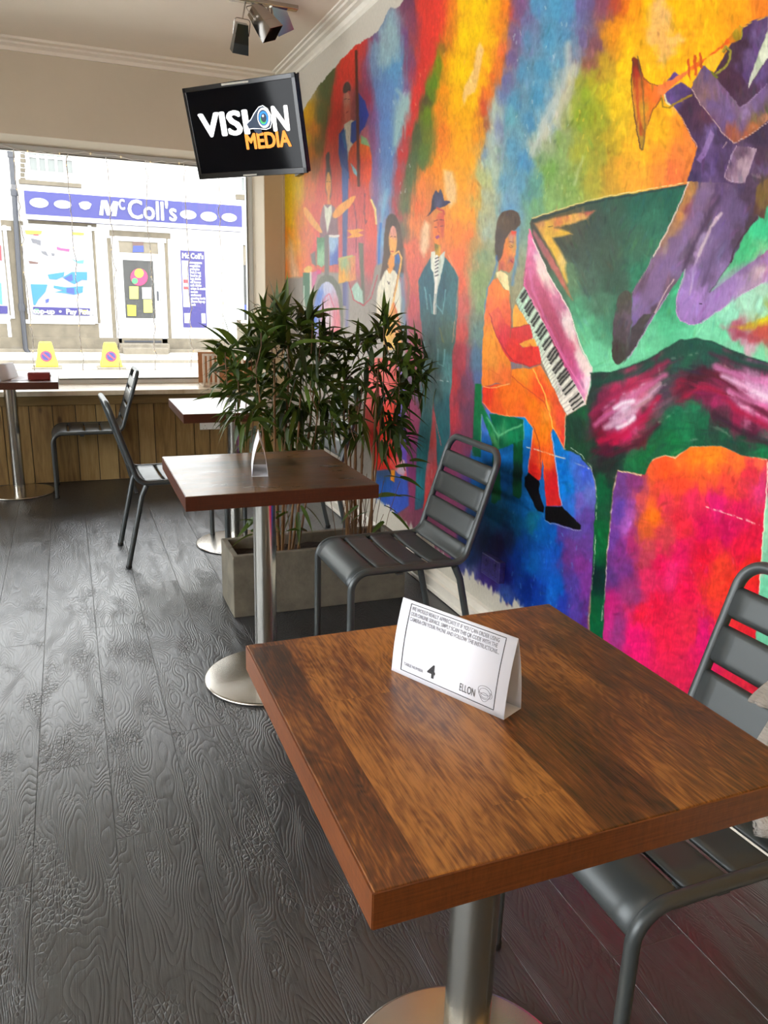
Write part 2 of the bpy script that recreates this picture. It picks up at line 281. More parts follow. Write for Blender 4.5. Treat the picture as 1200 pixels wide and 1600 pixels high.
def paint_mural(U, V):
    n = U.size
    col = np.zeros((n, 3)); col[:] = (205, 196, 180)
    # brush-stroke warps
    scl = np.clip((U-380)/500, .25, 1.4)
    w1 = fbm(U/(9*scl), V/26, 3)*9*scl; w2 = fbm(U/(14*scl), V/18, 9)*13
    f1 = fbm(U/(2.6*scl), V/13, 21)*3*scl; f2 = fbm(U/(3*scl), V/7, 31)*4
    UB, VB = U+w1+f1, V+w2+f2            # rough (background)
    g1 = fbm(U/(7*scl), V/9, 41)*1.6*scl; g2 = fbm(U/9, V/9, 51)*1.6
    UF, VF = U+g1, V+g2                  # fine wobble (figures)
    streak = fbm((U+w1*1.5)/(3.0*scl), (V+w2*2)/22, 61)
    streak2 = fbm(U/(5*scl), V/6, 71)
    def X(fr, pts): return [(fr[0]+a/fr[2], fr[1]+b/fr[2]) for a, b in pts]
    def blend(idx, a, c):
        a = a[:, None]; col[idx] = col[idx]*(1-a)+c*a
    def sd_poly(u, v, P):
        m = len(P); d = np.full(u.shape, 1e9); ins = np.zeros(u.shape, bool)
        for i in range(m):
            ax, ay = P[i]; bx, by = P[(i+1) % m]; ex, ey = bx-ax, by-ay
            t = np.clip(((u-ax)*ex+(v-ay)*ey)/(ex*ex+ey*ey+1e-12), 0, 1)
            d = np.minimum(d, (u-ax-t*ex)**2+(v-ay-t*ey)**2)
            if abs(ey) > 1e-9:
                ins ^= ((ay > v) != (by > v)) & (u < ex*(v-ay)/ey+ax)
        return np.where(ins, 1, -1)*np.sqrt(d)
    def smooth(P, k=1):
        for _ in range(k):
            Q = []
            for i in range(len(P)):
                a, b = P[i], P[(i+1) % len(P)]
                Q += [(a[0]*.75+b[0]*.25, a[1]*.75+b[1]*.25), (a[0]*.25+b[0]*.75, a[1]*.25+b[1]*.75)]
            P = Q
        return P
    def fill(A, u, v, rough):
        A = [(a[0], a[1], a[2]) for a in A]
        if len(A) == 1: return np.tile(np.array(A[0][2], float), (u.size, 1))
        W = 0; C = 0
        for a, b, c in A:
            d = ((u-a)**2+((v-b)*.62)**2+(30. if rough else 16.))**-(1.9 if rough else 1.6)
            W = W+d; C = C+d[:, None]*np.array(c, float)
        return C/W[:, None]
    def region(fr, pts, cols, soft=1.0, rough=False, op=1.0, sm=0, tex=10, cfr=None):
        P = X(fr, pts)
        if sm: P = smooth(P, sm)
        cfr = cfr or fr
        if isinstance(cols, tuple): A = [(0, 0, cols)]
        else: A = [(cfr[0]+a/cfr[2], cfr[1]+b/cfr[2], c) for a, b, c in cols]
        us = [p[0] for p in P]; vs = [p[1] for p in P]; m = soft*2+14
        idx = np.nonzero((U > min(us)-m) & (U < max(us)+m) & (V > min(vs)-m) & (V < max(vs)+m))[0]
        if not idx.size: return
        uu, vv = (UB[idx], VB[idx]) if soft > 4 else (UF[idx], VF[idx])
        a = np.clip(.5+sd_poly(uu, vv, P)/(2*soft), 0, 1)*op
        k = a > 0; idx = idx[k]; a = a[k]
        c = fill(A, UB[idx], VB[idx], rough)
        c = c*(1+(streak[idx]*tex*.009+streak2[idx]*tex*.009)[:, None])
        blend(idx, a, c)
    def line(fr, pts, w, c, soft=.6, op=1.0, dry=0):
        P = X(fr, pts); us = [p[0] for p in P]; vs = [p[1] for p in P]; m = w+4
        idx = np.nonzero((U > min(us)-m) & (U < max(us)+m) & (V > min(vs)-m) & (V < max(vs)+m))[0]
        if not idx.size: return
        u, v = UF[idx], VF[idx]; d = np.full(u.shape, 1e9)
        for i in range(len(P)-1):
            ax, ay = P[i]; bx, by = P[i+1]; ex, ey = bx-ax, by-ay
            t = np.clip(((u-ax)*ex+(v-ay)*ey)/(ex*ex+ey*ey+1e-12), 0, 1)
            d = np.minimum(d, (u-ax-t*ex)**2+(v-ay-t*ey)**2)
        a = np.clip(.5+(w/2-np.sqrt(d))/(2*soft), 0, 1)*op
        if dry: a = a*np.clip(.5+dry*streak2[idx]*2, 0, 1)
        blend(idx, a, np.tile(np.array(c, float), (idx.size, 1)))
    def specks(n_, box, c, seed, size=1.6, op=.7):
        rs = np.random.RandomState(seed)
        for _ in range(n_):
            u = rs.uniform(box[0], box[2]); v = rs.uniform(box[1], box[3]); l = rs.uniform(2, 7)
            line(ZP, [(u, v), (u+rs.uniform(-2, 2), v+l)], size*rs.uniform(.5, 1), c, .8, op)
    # ---------- background
    bg = [(640,2,(112,62,92)),(650,30,(128,62,88)),(660,5,(220,60,46)),(685,5,(228,60,46)),(703,10,(235,125,34)),(722,5,(250,192,14)),(750,10,(253,200,8)),
     (775,5,(250,170,18)),(790,8,(238,128,30)),(800,20,(204,76,58)),(812,8,(122,86,128)),(822,30,(110,108,150)),(840,5,(84,142,178)),(870,10,(78,146,180)),(893,8,(80,140,178)),
     (905,10,(108,98,144)),(925,5,(104,90,134)),(912,60,(110,98,142)),(945,10,(132,70,92)),(960,8,(176,70,46)),(975,8,(226,112,24)),(930,70,(130,80,90)),(922,100,(140,86,70)),(990,10,(250,158,14)),(1015,10,(252,188,12)),
     (1030,15,(250,190,60)),(1055,10,(251,182,12)),(1100,10,(250,172,16)),(1150,15,(248,160,22)),(1195,12,(238,128,34)),(1230,20,(240,150,30)),
     (500,100,(120,100,52)),(512,100,(74,84,48)),(525,90,(92,92,46)),(507,140,(78,88,48)),(503,180,(84,92,46)),(498,230,(110,92,44)),(492,260,(150,92,50)),(540,80,(200,60,40)),(532,110,(214,52,38)),(524,150,(222,52,38)),(518,200,(226,52,40)),(515,240,(228,58,44)),(512,280,(226,70,52)),
     (500,300,(224,88,64)),(565,60,(206,54,42)),(575,70,(180,54,60)),(580,100,(150,62,96)),(590,60,(110,84,128)),(598,50,(112,134,164)),(610,40,(140,170,180)),(618,60,(120,160,180)),(600,90,(122,160,178)),(612,100,(92,146,184)),(622,100,(96,150,184)),(600,140,(102,146,186)),
     (620,140,(94,140,186)),(605,190,(92,130,182)),(612,240,(92,126,178)),(608,290,(96,126,176)),(604,330,(100,134,178)),(600,370,(120,160,190)),(600,420,(80,130,190)),(630,60,(118,74,118)),(640,100,(124,74,108)),(634,140,(122,84,130)),(630,150,(150,170,180)),(634,165,(150,180,176)),(626,190,(130,176,184)),(622,220,(118,168,184)),
     (618,260,(104,136,178)),(585,130,(150,62,100)),(588,180,(132,86,140)),(585,220,(140,84,126)),(590,260,(124,92,140)),(588,300,(130,100,140)),(592,350,(140,120,150)),(578,150,(170,60,90)),
     (650,60,(150,66,76)),(648,110,(160,64,84)),(662,60,(226,56,44)),(680,50,(230,58,46)),(676,90,(230,60,46)),(660,110,(222,58,50)),(655,140,(214,58,48)),(648,170,(218,56,50)),(638,200,(214,54,50)),(630,240,(200,54,54)),(624,280,(190,60,64)),(620,330,(180,66,70)),
     (690,70,(150,100,40)),(684,100,(104,130,24)),(678,130,(96,140,40)),(672,150,(104,120,40)),(662,170,(96,76,50)),(668,190,(110,130,40)),(654,210,(74,86,54)),(668,225,(110,120,50)),(645,240,(82,96,58)),(660,250,(90,110,54)),(640,280,(88,102,62)),(632,320,(98,104,66)),(630,360,(110,100,80)),
     (697,60,(236,130,34)),(692,100,(240,140,24)),(705,100,(252,180,12)),(725,60,(253,204,6)),(750,50,(253,202,6)),(770,60,(250,180,14)),(715,110,(252,200,6)),(735,130,(253,200,8)),(765,100,(252,192,10)),(782,40,(242,140,30)),(785,80,(238,110,50)),(776,100,(236,120,40)),(770,120,(230,110,40)),
     (762,145,(226,110,40)),(756,165,(204,76,44)),(755,130,(250,180,12)),(740,160,(250,185,12)),(715,160,(251,180,14)),(690,140,(246,146,22)),(682,170,(246,140,26)),(690,200,(244,128,36)),(705,190,(250,165,18)),(730,190,(251,175,12)),(748,190,(246,158,20)),(758,195,(160,90,60)),(745,215,(246,150,24)),(720,220,(250,165,20)),
     (690,230,(244,130,40)),(662,270,(244,130,40)),(680,260,(246,140,30)),(700,255,(250,160,30)),(735,250,(250,160,20)),(745,240,(230,160,50)),(655,290,(244,128,50)),(650,320,(240,110,50)),(645,350,(238,130,66)),(640,390,(228,106,76)),(642,430,(218,98,84)),(640,480,(206,84,90)),(638,520,(180,76,96)),(643,560,(190,80,100)),
     (725,290,(250,160,30)),(740,300,(240,150,40)),(720,330,(248,156,28)),(738,335,(250,150,30)),(745,310,(190,160,70)),(730,370,(240,120,50)),(712,360,(244,130,40)),(740,380,(180,140,80)),(718,400,(238,110,60)),(712,440,(226,96,64)),(720,480,(200,90,80)),(716,520,(206,78,72)),(720,560,(180,70,82)),(722,620,(140,66,84)),(728,680,(118,60,84)),
     (706,600,(206,66,70)),(706,650,(198,60,72)),(710,700,(140,58,84)),(732,600,(120,76,100)),(730,640,(110,66,90)),(700,760,(130,56,90)),(740,740,(80,60,130)),
     (805,20,(118,86,128)),(806,60,(120,92,134)),(797,90,(112,96,142)),(790,130,(106,104,148)),(785,150,(100,118,160)),(820,60,(92,136,170)),(860,60,(82,146,178)),(885,60,(84,138,172)),(815,110,(84,142,174)),(850,110,(80,144,176)),(880,100,(96,148,176)),(800,160,(84,146,176)),(840,150,(76,142,176)),
     (775,165,(168,186,170)),(770,180,(150,168,172)),(778,200,(130,140,168)),(768,215,(150,172,172)),(795,185,(96,158,168)),(830,190,(78,140,176)),(855,150,(110,152,176)),(862,190,(110,150,176)),(800,230,(90,146,172)),(820,250,(80,138,176)),(765,250,(150,172,160)),(755,240,(120,150,176)),(775,270,(150,170,150)),(755,280,(174,180,120)),(790,280,(100,150,172)),
     (815,285,(92,146,170)),(760,310,(166,172,140)),(752,340,(160,166,130)),(800,310,(110,150,170)),(795,330,(96,146,180)),(760,360,(160,172,150)),(755,400,(130,150,110)),(748,440,(130,150,96)),(755,480,(130,160,110)),(748,520,(110,140,130)),(745,560,(90,118,140)),(752,590,(88,110,150)),(745,500,(120,130,110)),
     (880,130,(150,166,168)),(868,160,(170,178,172)),(850,200,(176,182,170)),(842,225,(176,180,160)),(892,115,(170,172,166)),(897,95,(130,130,150)),(884,150,(176,170,140)),(870,190,(180,180,150)),(857,225,(150,160,120)),(905,130,(160,160,60)),(895,160,(150,160,60)),(880,190,(150,156,90)),(870,220,(130,156,80)),
     (845,250,(120,150,100)),(858,270,(112,152,70)),(835,290,(92,146,130)),(835,320,(110,156,110)),(860,310,(130,164,90)),(880,250,(140,166,96)),(890,290,(124,154,76)),(910,240,(160,160,50)),(905,280,(140,150,60)),(825,300,(90,140,140)),
     (915,150,(140,160,40)),(925,130,(170,160,36)),(905,180,(132,152,40)),(925,180,(150,160,36)),(945,150,(200,176,30)),(940,100,(190,150,36)),(955,60,(220,140,28)),(965,40,(234,140,22)),(940,200,(150,150,40)),(935,240,(150,146,44)),(925,280,(170,160,50)),(950,220,(190,160,36)),(965,160,(236,190,24)),
     (975,100,(250,190,16)),(980,60,(250,178,16)),(970,210,(210,170,30)),(950,270,(200,150,40)),(975,260,(226,160,36)),(985,230,(236,170,30)),(1000,280,(240,160,40)),(1010,240,(246,170,24)),(1030,200,(248,176,20)),(1015,140,(252,188,12)),(1050,160,(250,172,18)),(1040,60,(250,176,16)),(1080,60,(250,168,20)),(1070,120,(250,178,14)),
     (1110,60,(250,172,16)),(1100,100,(250,186,16)),(1150,50,(246,150,26)),(1035,240,(242,150,36)),(1030,270,(236,136,48)),(1060,240,(236,124,50)),(1050,270,(234,112,56)),(1075,220,(236,128,48)),(1060,190,(242,146,34)),
     (460,150,(196,150,24)),(470,170,(198,156,20)),(484,140,(180,160,110)),(490,110,(190,176,150)),(480,180,(206,150,20)),(490,200,(200,120,36)),(478,220,(196,150,20)),(490,240,(190,110,40)),(470,240,(200,160,20)),(452,290,(214,176,18)),(450,320,(222,180,14)),(465,290,(216,176,24)),(470,310,(222,150,50)),(455,350,(232,176,16)),(448,370,(240,140,30)),
     (460,380,(240,170,30)),(465,345,(228,140,60)),(478,270,(204,120,52)),(486,290,(222,110,60)),(480,320,(226,110,72)),(492,330,(224,90,70)),(476,370,(232,120,80)),(468,410,(238,126,60)),(457,400,(228,190,150)),(456,420,(234,180,130)),(448,425,(242,130,40)),(480,420,(232,108,80)),(500,350,(228,90,80)),(495,390,(224,90,90)),
     (540,300,(222,80,70)),(560,340,(214,80,90)),(545,400,(200,90,100)),(570,400,(206,86,90)),(575,450,(150,120,120)),(585,420,(210,90,90)),(560,480,(150,140,128)),(640,600,(120,90,120))]
    k = np.ones(n, bool)
    col[:] = fill([(a, b, c) for a, b, c in bg], UB, VB, True)*(1+(streak*.10+streak2*.09)[:, None])
    # long painted streaks
    region(ZA, [(205,-40),(395,-40),(375,150),(340,280),(280,440),(225,600),(190,740),(155,850),(125,1000),(95,1150),(60,1290),(58,1180),(80,1000),(120,850),(155,690),(200,500),(228,300),(210,100)], [(230,20,(220,58,46)),(350,20,(226,60,48)),(330,200,(232,62,48)),(240,300,(218,58,52)),(260,450,(214,56,50)),(190,700,(210,54,50)),(110,1000,(196,56,56)),(70,1250,(180,60,64))], 7, op=.92)
    region(ZA, [(352,260),(342,400),(325,520),(305,650),(300,900),(290,1010),(222,1045),(185,1200),(160,1330),(100,1330),(130,1100),(170,920),(215,740),(250,600),(285,490),(320,380)], [(340,380,(110,140,24)),(300,560,(96,134,34)),(260,640,(80,70,50)),(270,700,(104,136,30)),(200,850,(80,90,60)),(270,850,(110,120,46)),(180,1000,(78,100,66)),(260,950,(90,116,50)),(130,1250,(96,104,66))], 6, op=.85)
    region(Z3, [(335,70),(440,5),(432,110),(400,230),(385,400),(355,560),(315,660),(325,480),(340,330),(322,190)], [(400,60,(92,96,48)),(350,120,(74,88,48)),(360,250,(76,88,46)),(350,400,(96,92,44)),(335,560,(120,96,50))], 5, op=.9)
    region(Z3, [(445,-40),(560,-80),(565,180),(470,300),(430,500),(400,650),(350,820),(300,1000),(330,750),(390,380),(425,150)], [(500,60,(216,54,38)),(430,250,(220,52,40)),(400,450,(226,56,42)),(370,650,(220,84,60)),(340,850,(214,84,70))], 5, op=.9)
    region(Z3, [(630,-60),(840,-60),(836,100),(815,300),(795,500),(780,700),(765,900),(700,985),(690,700),(680,400),(635,220),(612,60)], [(720,-30,(120,150,170)),(680,60,(110,150,180)),(780,100,(90,144,184)),(720,250,(94,132,182)),(740,450,(92,128,180)),(730,650,(92,128,178)),(740,850,(100,136,180)),(720,950,(140,170,190))], 6, op=.85)
    region(Z3, [(790,300),(885,280),(880,370),(850,480),(810,560),(790,640),(780,480)], (150,182,178), 7, op=.7)
    line(Z3, [(740,870),(720,960),(700,1100),(690,1350)], 5, (120,170,200), 2.5, .8); line(Z3, [(700,1080),(690,1200),(688,1370)], 3.5, (50,110,190), 1.2, .9)
    region(Z3, [(120,800),(210,770),(205,900),(160,1050),(190,1300),(150,1430),(118,1430)], [(150,830,(222,180,16)),(130,1000,(230,176,12)),(140,1200,(236,150,24)),(150,1380,(240,130,50))], 5, op=.8)
    region(Z3, [(125,1150),(150,1200),(180,1400),(150,1430),(130,1400)], (226,186,150), 4, op=.8)
    # unpainted grey plaster at the lower left, behind the plants
    region(ZP, [(440,436),(478,432),(500,424),(560,428),(600,410),(632,470),(634,560),(612,640),(590,800),(400,800),(400,436)], [(455,450,(146,136,126)),(520,470,(158,146,134)),(600,470,(150,140,130)),(560,600,(190,182,170)),(600,640,(190,178,164))], 2.0, tex=5)
    # cream dry strokes
    for P_ in ([(600,260),(625,310),(605,420),(580,540),(570,575),(520,600),(500,660),(490,610),(500,540),(560,430),(575,310)],):
        region(ZA, P_, (240,190,122), 2, op=.85)
    region(ZA, [(370,1060),(430,1070),(455,1180),(450,1260),(410,1300),(380,1200)], (240,196,140), 3, op=.85)
    region(ZP, [(664,345),(672,352),(670,385),(662,402),(656,390),(658,360)], (238,202,160), 3, op=.8)
    region(ZC, [(100,20),(200,-20),(240,120),(245,300),(330,260),(385,330),(330,420),(260,470),(200,560),(150,530),(130,380),(60,330),(70,150)], (232,176,110), 5, op=.75)
    # pale vertical patches of blue stripe and pale streaks
    region(ZP, [(592,45),(608,30),(620,40),(626,60),(622,90),(604,110),(590,100)], (150,176,176), 6, op=.75)
    line(ZA, [(1150,270),(1140,500),(1000,760),(930,960)], 9, (184,188,176), 4, .7)
    line(ZA, [(1195,400),(1150,560),(1120,640),(1000,860)], 10, (196,186,156), 4, .6)
    line(ZA, [(80,560),(150,640),(90,760),(70,900)], 5, (160,190,184), 3, .7)
    line(ZA, [(690,620),(680,760),(660,900),(700,1100)], 8, (178,186,162), 4, .6)
    line(ZP, [(898,288),(905,262),(912,245)], 4, (196,206,150), 2.5, .6)
    specks(26, (800, 10, 890, 240), (190,206,206), 5)
    specks(14, (590, 60, 640, 300), (190,200,200), 6, 1.2)
    specks(10, (640, 20, 760, 200), (250,180,120), 7, 1.2)
    specks(16, (900, 120, 1080, 270), (250,200,60), 8, 2.5, .5)
    specks(16, (840, 240, 920, 310), (180,196,120), 9, 2.5, .5)
    # ---------- bassist
    region(Z3, [(455,240),(470,200),(495,182),(515,205),(520,260),(515,380),(500,440),(560,470),(620,470),(640,700),(650,900),(560,1000),(520,900),(450,700),(430,560),(450,480),(470,420)], (220,110,110), 3, op=.6)
    region(Z3, [(468,260),(505,255),(510,330),(508,400),(512,440),(500,470),(480,450),(475,400),(466,330)], [(485,290,(214,140,120)),(490,380,(222,110,90))], .8, sm=1)
    region(Z3, [(462,255),(466,210),(490,190),(512,205),(512,255),(500,240),(485,262),(470,265)], (86,70,64), .8, sm=1)
    line(Z3, [(474,300),(484,296)], 1, (70,50,50), .5); line(Z3, [(496,300),(504,297)], 1, (70,50,50), .5); line(Z3, [(484,384),(494,380)], 1.2, (150,40,50), .5)
    region(Z3, [(470,460),(515,430),(545,440),(560,480),(545,640),(500,690),(470,600)], (236,226,206), .8)
    region(Z3, [(438,520),(470,480),(490,600),(495,690),(560,760),(560,820),(490,790),(450,720),(436,640)], [(450,560,(46,76,170)),(520,770,(70,70,140)),(460,700,(66,90,160))], .8)
    region(Z3, [(455,700),(500,760),(495,900),(490,1400),(485,1590),(462,1590),(460,1000)], [(475,800,(80,110,180)),(475,1000,(84,90,140)),(475,1500,(96,96,140))], .8)
    region(Z3, [(515,450),(545,430),(560,260),(600,310),(626,400),(600,470),(575,500),(545,600),(510,560)], [(590,350,(50,72,168)),(600,430,(46,64,160)),(530,480,(44,80,170))], .8)
    region(Z3, [(455,520),(478,490),(486,620),(470,600)], (60,130,190), .8, op=.8)
    region(Z3, [(500,620),(540,560),(600,540),(640,620),(645,760),(620,860),(650,960),(680,1080),(670,1300),(640,1500),(590,1590),(540,1560),(500,1440),(488,1300),(490,1100),(520,900),(500,760),(495,680)], [(520,620,(240,90,30)),(600,600,(250,110,20)),(560,720,(236,70,40)),(620,720,(240,80,40)),(570,900,(206,80,76)),(560,1200,(200,96,104)),(640,1100,(226,90,70)),(620,1300,(206,86,84)),(540,1300,(210,110,120)),(580,1500,(150,110,106))], 1.0, sm=1)
    region(Z3, [(510,700),(545,740),(560,800),(530,760)], (150,210,220), .8)
    region(Z3, [(575,525),(610,545),(632,600),(610,590),(575,580)], (150,190,130), 1)
    line(Z3, [(640,930),(665,990),(672,1080)], 3, (240,210,130), .8)
    line(Z3, [(546,0),(550,200),(556,500),(562,840)], 4.6, (104,48,36), .7)
    line(Z3, [(548,10),(552,200)], 1.0, (60,40,30), .5)
    line(Z3, [(600,890),(596,1000),(604,1080),(612,1060)], 1.3, (110,60,70), .5); line(Z3, [(530,950),(548,1060),(545,1260)], 1.1, (120,60,80), .5)
    region(Z3, [(560,1200),(590,1200),(600,1590),(585,1590)], (110,106,90), .8)
    region(Z3, [(510,1490),(550,1440),(585,1500),(590,1580),(540,1560)], (166,196,176), 1.2)
    line(Z3, [(500,1440),(530,1550),(590,1590),(640,1540),(680,1400)], 1.6, (190,70,80), .6)
    # ---------- drummer
    region(Z3, [(352,830),(360,700),(352,660),(372,620),(384,655),(378,690),(392,760),(392,900),(380,940),(360,900)], [(372,640,(84,74,76)),(370,700,(80,64,60))], 1, sm=1)
    region(Z3, [(356,800),(372,740),(390,800),(388,870),(380,930),(388,975),(368,980),(366,900),(357,860)], [(372,800,(244,170,80)),(374,900,(236,140,70))], .8, sm=1)
    line(Z3, [(362,815),(366,814)], 1, (70,50,40), .4); line(Z3, [(378,815),(384,814)], 1, (70,50,40), .4)
    region(Z3, [(330,1000),(345,960),(400,960),(430,1010),(435,1190),(320,1190),(318,1080)], [(340,1060,(150,110,116)),(410,1100,(140,104,112))], 1, sm=1)
    region(Z3, [(345,960),(366,985),(392,960),(396,1010),(366,1140),(350,1030)], (222,220,196), .8)
    region(Z3, [(212,985),(235,975),(280,1040),(335,1120),(330,1145),(270,1095),(225,1030)], (244,166,84), .8, sm=1)
    region(Z3, [(398,1040),(400,1010),(450,950),(535,900),(545,915),(500,980),(430,1045)], (246,160,66), .8, sm=1)
    region(Z3, [(490,1120),(560,1110),(595,1120),(560,1135),(592,1150),(560,1165),(490,1165),(520,1145)], (246,160,60), .8)
    region(Z3, [(300,1180),(350,1170),(352,1330),(330,1350),(300,1330)], [(310,1200,(96,150,110)),(330,1300,(150,196,150))], .8)
    region(Z3, [(300,1165),(350,1165),(352,1190),(300,1200)], (90,140,100), .8)
    region(Z3, [(375,1160),(436,1160),(432,1330),(380,1340)], [(390,1220,(166,196,220)),(420,1300,(80,100,180)),(385,1320,(90,120,190))], .8)
    line(Z3, [(380,1155),(434,1155)], 4, (226,216,206), .8)
    line(Z3, [(362,1160),(362,1420)], 7, (120,112,108), .8)
    region(Z3, [(436,1290),(540,1280),(545,1430),(436,1455)], [(450,1400,(236,160,60)),(480,1330,(150,180,130)),(530,1360,(226,130,90)),(520,1300,(220,150,90)),(460,1440,(240,170,50))], 1)
    line(Z3, [(440,1300),(520,1278)], 3.2, (190,180,110), .8)
    region(Z3, [(212,1370),(240,1340),(270,1345),(272,1370),(240,1390)], (238,186,96), .8, sm=1)
    region(Z3, [(214,1385),(256,1385),(258,1590),(232,1600),(214,1500)], (70,120,90), .8)
    line(Z3, [(262,1380),(262,1520)], 2.4, (236,226,206), .7)
    region(Z3, [(268,1380),(310,1370),(300,1420),(270,1500)], (206,110,150), 1)
    region(Z3, [(300,1360),(330,1365),(325,1390),(300,1395)], (230,70,130), 1, op=.8)
    region(Z3, [(262,1270),(290,1250),(298,1340),(270,1330)], (100,120,120), 1.2, op=.8)
    region(ZB, [(170,640),(180,520),(205,340),(240,250),(290,230),(350,260),(400,340),(415,500),(415,720),(180,720)], (112,112,98), 1, sm=1)
    region(ZB, [(180,620),(190,480),(220,360),(270,290),(320,290),(370,380),(390,520),(400,720),(180,720)], [(200,560,(70,110,200)),(240,380,(90,130,210)),(290,320,(200,200,220)),(300,450,(226,170,180)),(370,560,(226,120,130)),(300,600,(226,200,206)),(270,540,(226,206,216)),(350,700,(226,100,110))], 1, sm=1)
    line(ZB, [(260,640),(250,520),(280,400),(310,380),(345,480),(350,620)], 1.6, (214,110,130), .7)
    line(ZB, [(120,320),(120,480),(150,600)], 1.4, (200,220,200), .6)
    line(ZB, [(440,300),(445,480),(440,620)], 5, (120,116,160), 2, .8)
    # ---------- woman with saxophone
    region(Z3, [(715,1300),(722,1120),(735,1040),(765,1010),(800,1030),(830,1120),(850,1300),(840,1420),(800,1400),(720,1420),(690,1440)], [(735,1200,(92,70,58)),(820,1200,(100,76,66)),(770,1040,(80,62,54))], 1, sm=1)
    region(Z3, [(750,1150),(768,1090),(790,1095),(802,1160),(798,1240),(778,1290),(758,1260),(750,1200)], [(780,1120,(226,150,130)),(765,1220,(240,166,80))], .8, sm=1)
    region(Z3, [(760,1270),(795,1270),(790,1330),(760,1390),(742,1330)], (240,150,60), .8)
    line(Z3, [(758,1165),(768,1160)], 1, (90,50,50), .4); line(Z3, [(784,1162),(794,1160)], 1, (90,50,50), .4); line(Z3, [(764,1250),(778,1252)], 1.4, (190,50,60), .4)
    region(Z3, [(785,1270),(818,1265),(820,1320),(800,1400),(785,1360)], [(800,1300,(50,110,190)),(790,1330,(90,90,100))], .8)
    region(ZB, [(690,290),(735,190),(760,220),(790,190),(830,250),(850,330),(850,460),(835,560),(800,600),(710,610),(665,560),(662,420),(672,330)], [(700,350,(232,222,196)),(800,400,(226,216,190)),(690,540,(226,210,180))], .9, sm=1)
    region(ZB, [(745,190),(790,190),(768,228),(755,222)], (238,150,60), .7)
    line(ZB, [(748,285),(755,308),(762,290)], 1, (80,60,60), .5)
    line(ZB, [(790,90),(830,60),(850,110),(838,200),(820,280),(790,440),(740,600)], 2.7, (240,180,90), .6)
    line(ZB, [(800,100),(830,75),(842,120),(830,210),(790,400)], 1.0, (170,100,60), .5)
    region(ZB, [(760,520),(790,440),(830,560),(860,700),(865,800),(720,800),(715,680)], [(790,500,(240,150,60)),(810,600,(232,180,130)),(760,650,(240,180,60)),(830,680,(240,160,90)),(800,780,(246,200,100))], 1)
    line(ZB, [(795,450),(840,620),(868,800)], 2.2, (226,110,60), .8)
    line(ZB, [(855,240),(872,500),(885,780)], 8, (100,140,170), 3, .7)
    line(ZB, [(870,50),(880,200),(905,300),(900,450),(880,520)], 4, (140,106,96), 1.5, .8)
    # woman's skirt and shoes seen through the leaves
    region(ZP, [(575,560),(622,560),(628,620),(626,700),(618,735),(585,735),(570,650)], [(600,580,(240,110,100)),(595,620,(240,110,110)),(610,650,(232,60,40)),(600,700,(206,40,30)),(620,600,(226,90,80))], 1.2)
    region(ZP, [(622,560),(632,600),(636,700),(640,790),(600,815),(585,790),(588,735),(620,732)], [(626,620,(130,110,190)),(636,700,(110,80,180)),(600,760,(40,90,170)),(620,780,(60,90,190)),(600,740,(60,80,110))], 1.5)
    region(ZH, [(150,830),(215,820),(280,850),(290,900),(300,990),(230,960),(190,920),(150,880)], [(200,860,(226,70,60)),(250,920,(190,180,196)),(280,980,(226,80,90))], .8)
    region(ZH, [(165,925),(198,925),(192,1030),(160,1010)], (232,140,30), .8)
    # purple band
    region(ZP, [(634,600),(655,640),(656,700),(652,790),(640,800),(636,700)], [(645,650,(170,70,110)),(645,720,(134,58,110)),(650,780,(150,60,100))], 2.5)
    # ---------- man in hat
    region(Z3, [(1030,1080),(1055,1010),(1095,1010),(1100,1100),(1090,1180),(1060,1220),(1040,1210),(1025,1150)], [(1040,1060,(226,120,60)),(1090,1060,(206,80,60)),(1060,1150,(236,120,50)),(1050,1200,(240,140,50)),(1085,1140,(190,80,60))], .8, sm=1)
    line(Z3, [(1035,1062),(1055,1055)], 1.4, (110,50,50), .5); line(Z3, [(1070,1055),(1092,1055)], 1.4, (110,50,50), .5)
    line(Z3, [(1038,1100),(1050,1098)], 1.2, (90,50,60), .5); line(Z3, [(1072,1095),(1086,1094)], 1.2, (90,50,60), .5)
    line(Z3, [(1060,1070),(1056,1130),(1064,1134)], 1, (180,70,60), .5)
    region(Z3, [(1040,1162),(1060,1150),(1066,1165),(1050,1176)], (150,60,110), .6)
    region(Z3, [(985,1035),(1010,1000),(1025,900),(1045,868),(1060,885),(1072,860),(1090,900),(1095,935),(1125,935),(1135,945),(1100,970),(1040,985),(1010,1015)], [(1050,900,(60,56,84)),(1030,980,(44,40,60)),(1090,960,(54,50,80)),(1060,930,(90,90,120))], .7, sm=0)
    line(Z3, [(1050,980),(1090,1000),(1095,1020)], 3, (190,70,60), .8)
    region(Z3, [(1035,1200),(1075,1215),(1072,1280),(1042,1300)], [(1045,1230,(110,100,40)),(1065,1250,(240,170,50))], .8)
    suit = [(90,1150),(100,600),(75,460),(60,300)]
    region(Z4, [(36,500),(60,450),(92,400),(110,440),(140,400),(170,430),(205,490),(200,620),(190,760),(178,800),(176,930),(166,1000),(170,1150),(150,1180),(100,1040),(92,1200),(80,1400),(60,1450),(22,1460),(30,1200),(50,1040),(44,950),(60,800),(44,640)],
           [(70,550,(44,96,110)),(130,520,(36,84,96)),(180,600,(60,110,116)),(100,700,(64,104,108)),(150,720,(70,100,86)),(150,880,(90,140,140)),(80,1000,(70,124,126)),(60,1200,(40,110,116)),(140,1050,(60,116,116)),(45,1380,(40,120,130)),(60,1440,(54,84,110)),(180,500,(52,100,106)),(110,930,(100,130,130))], 1, tex=14)
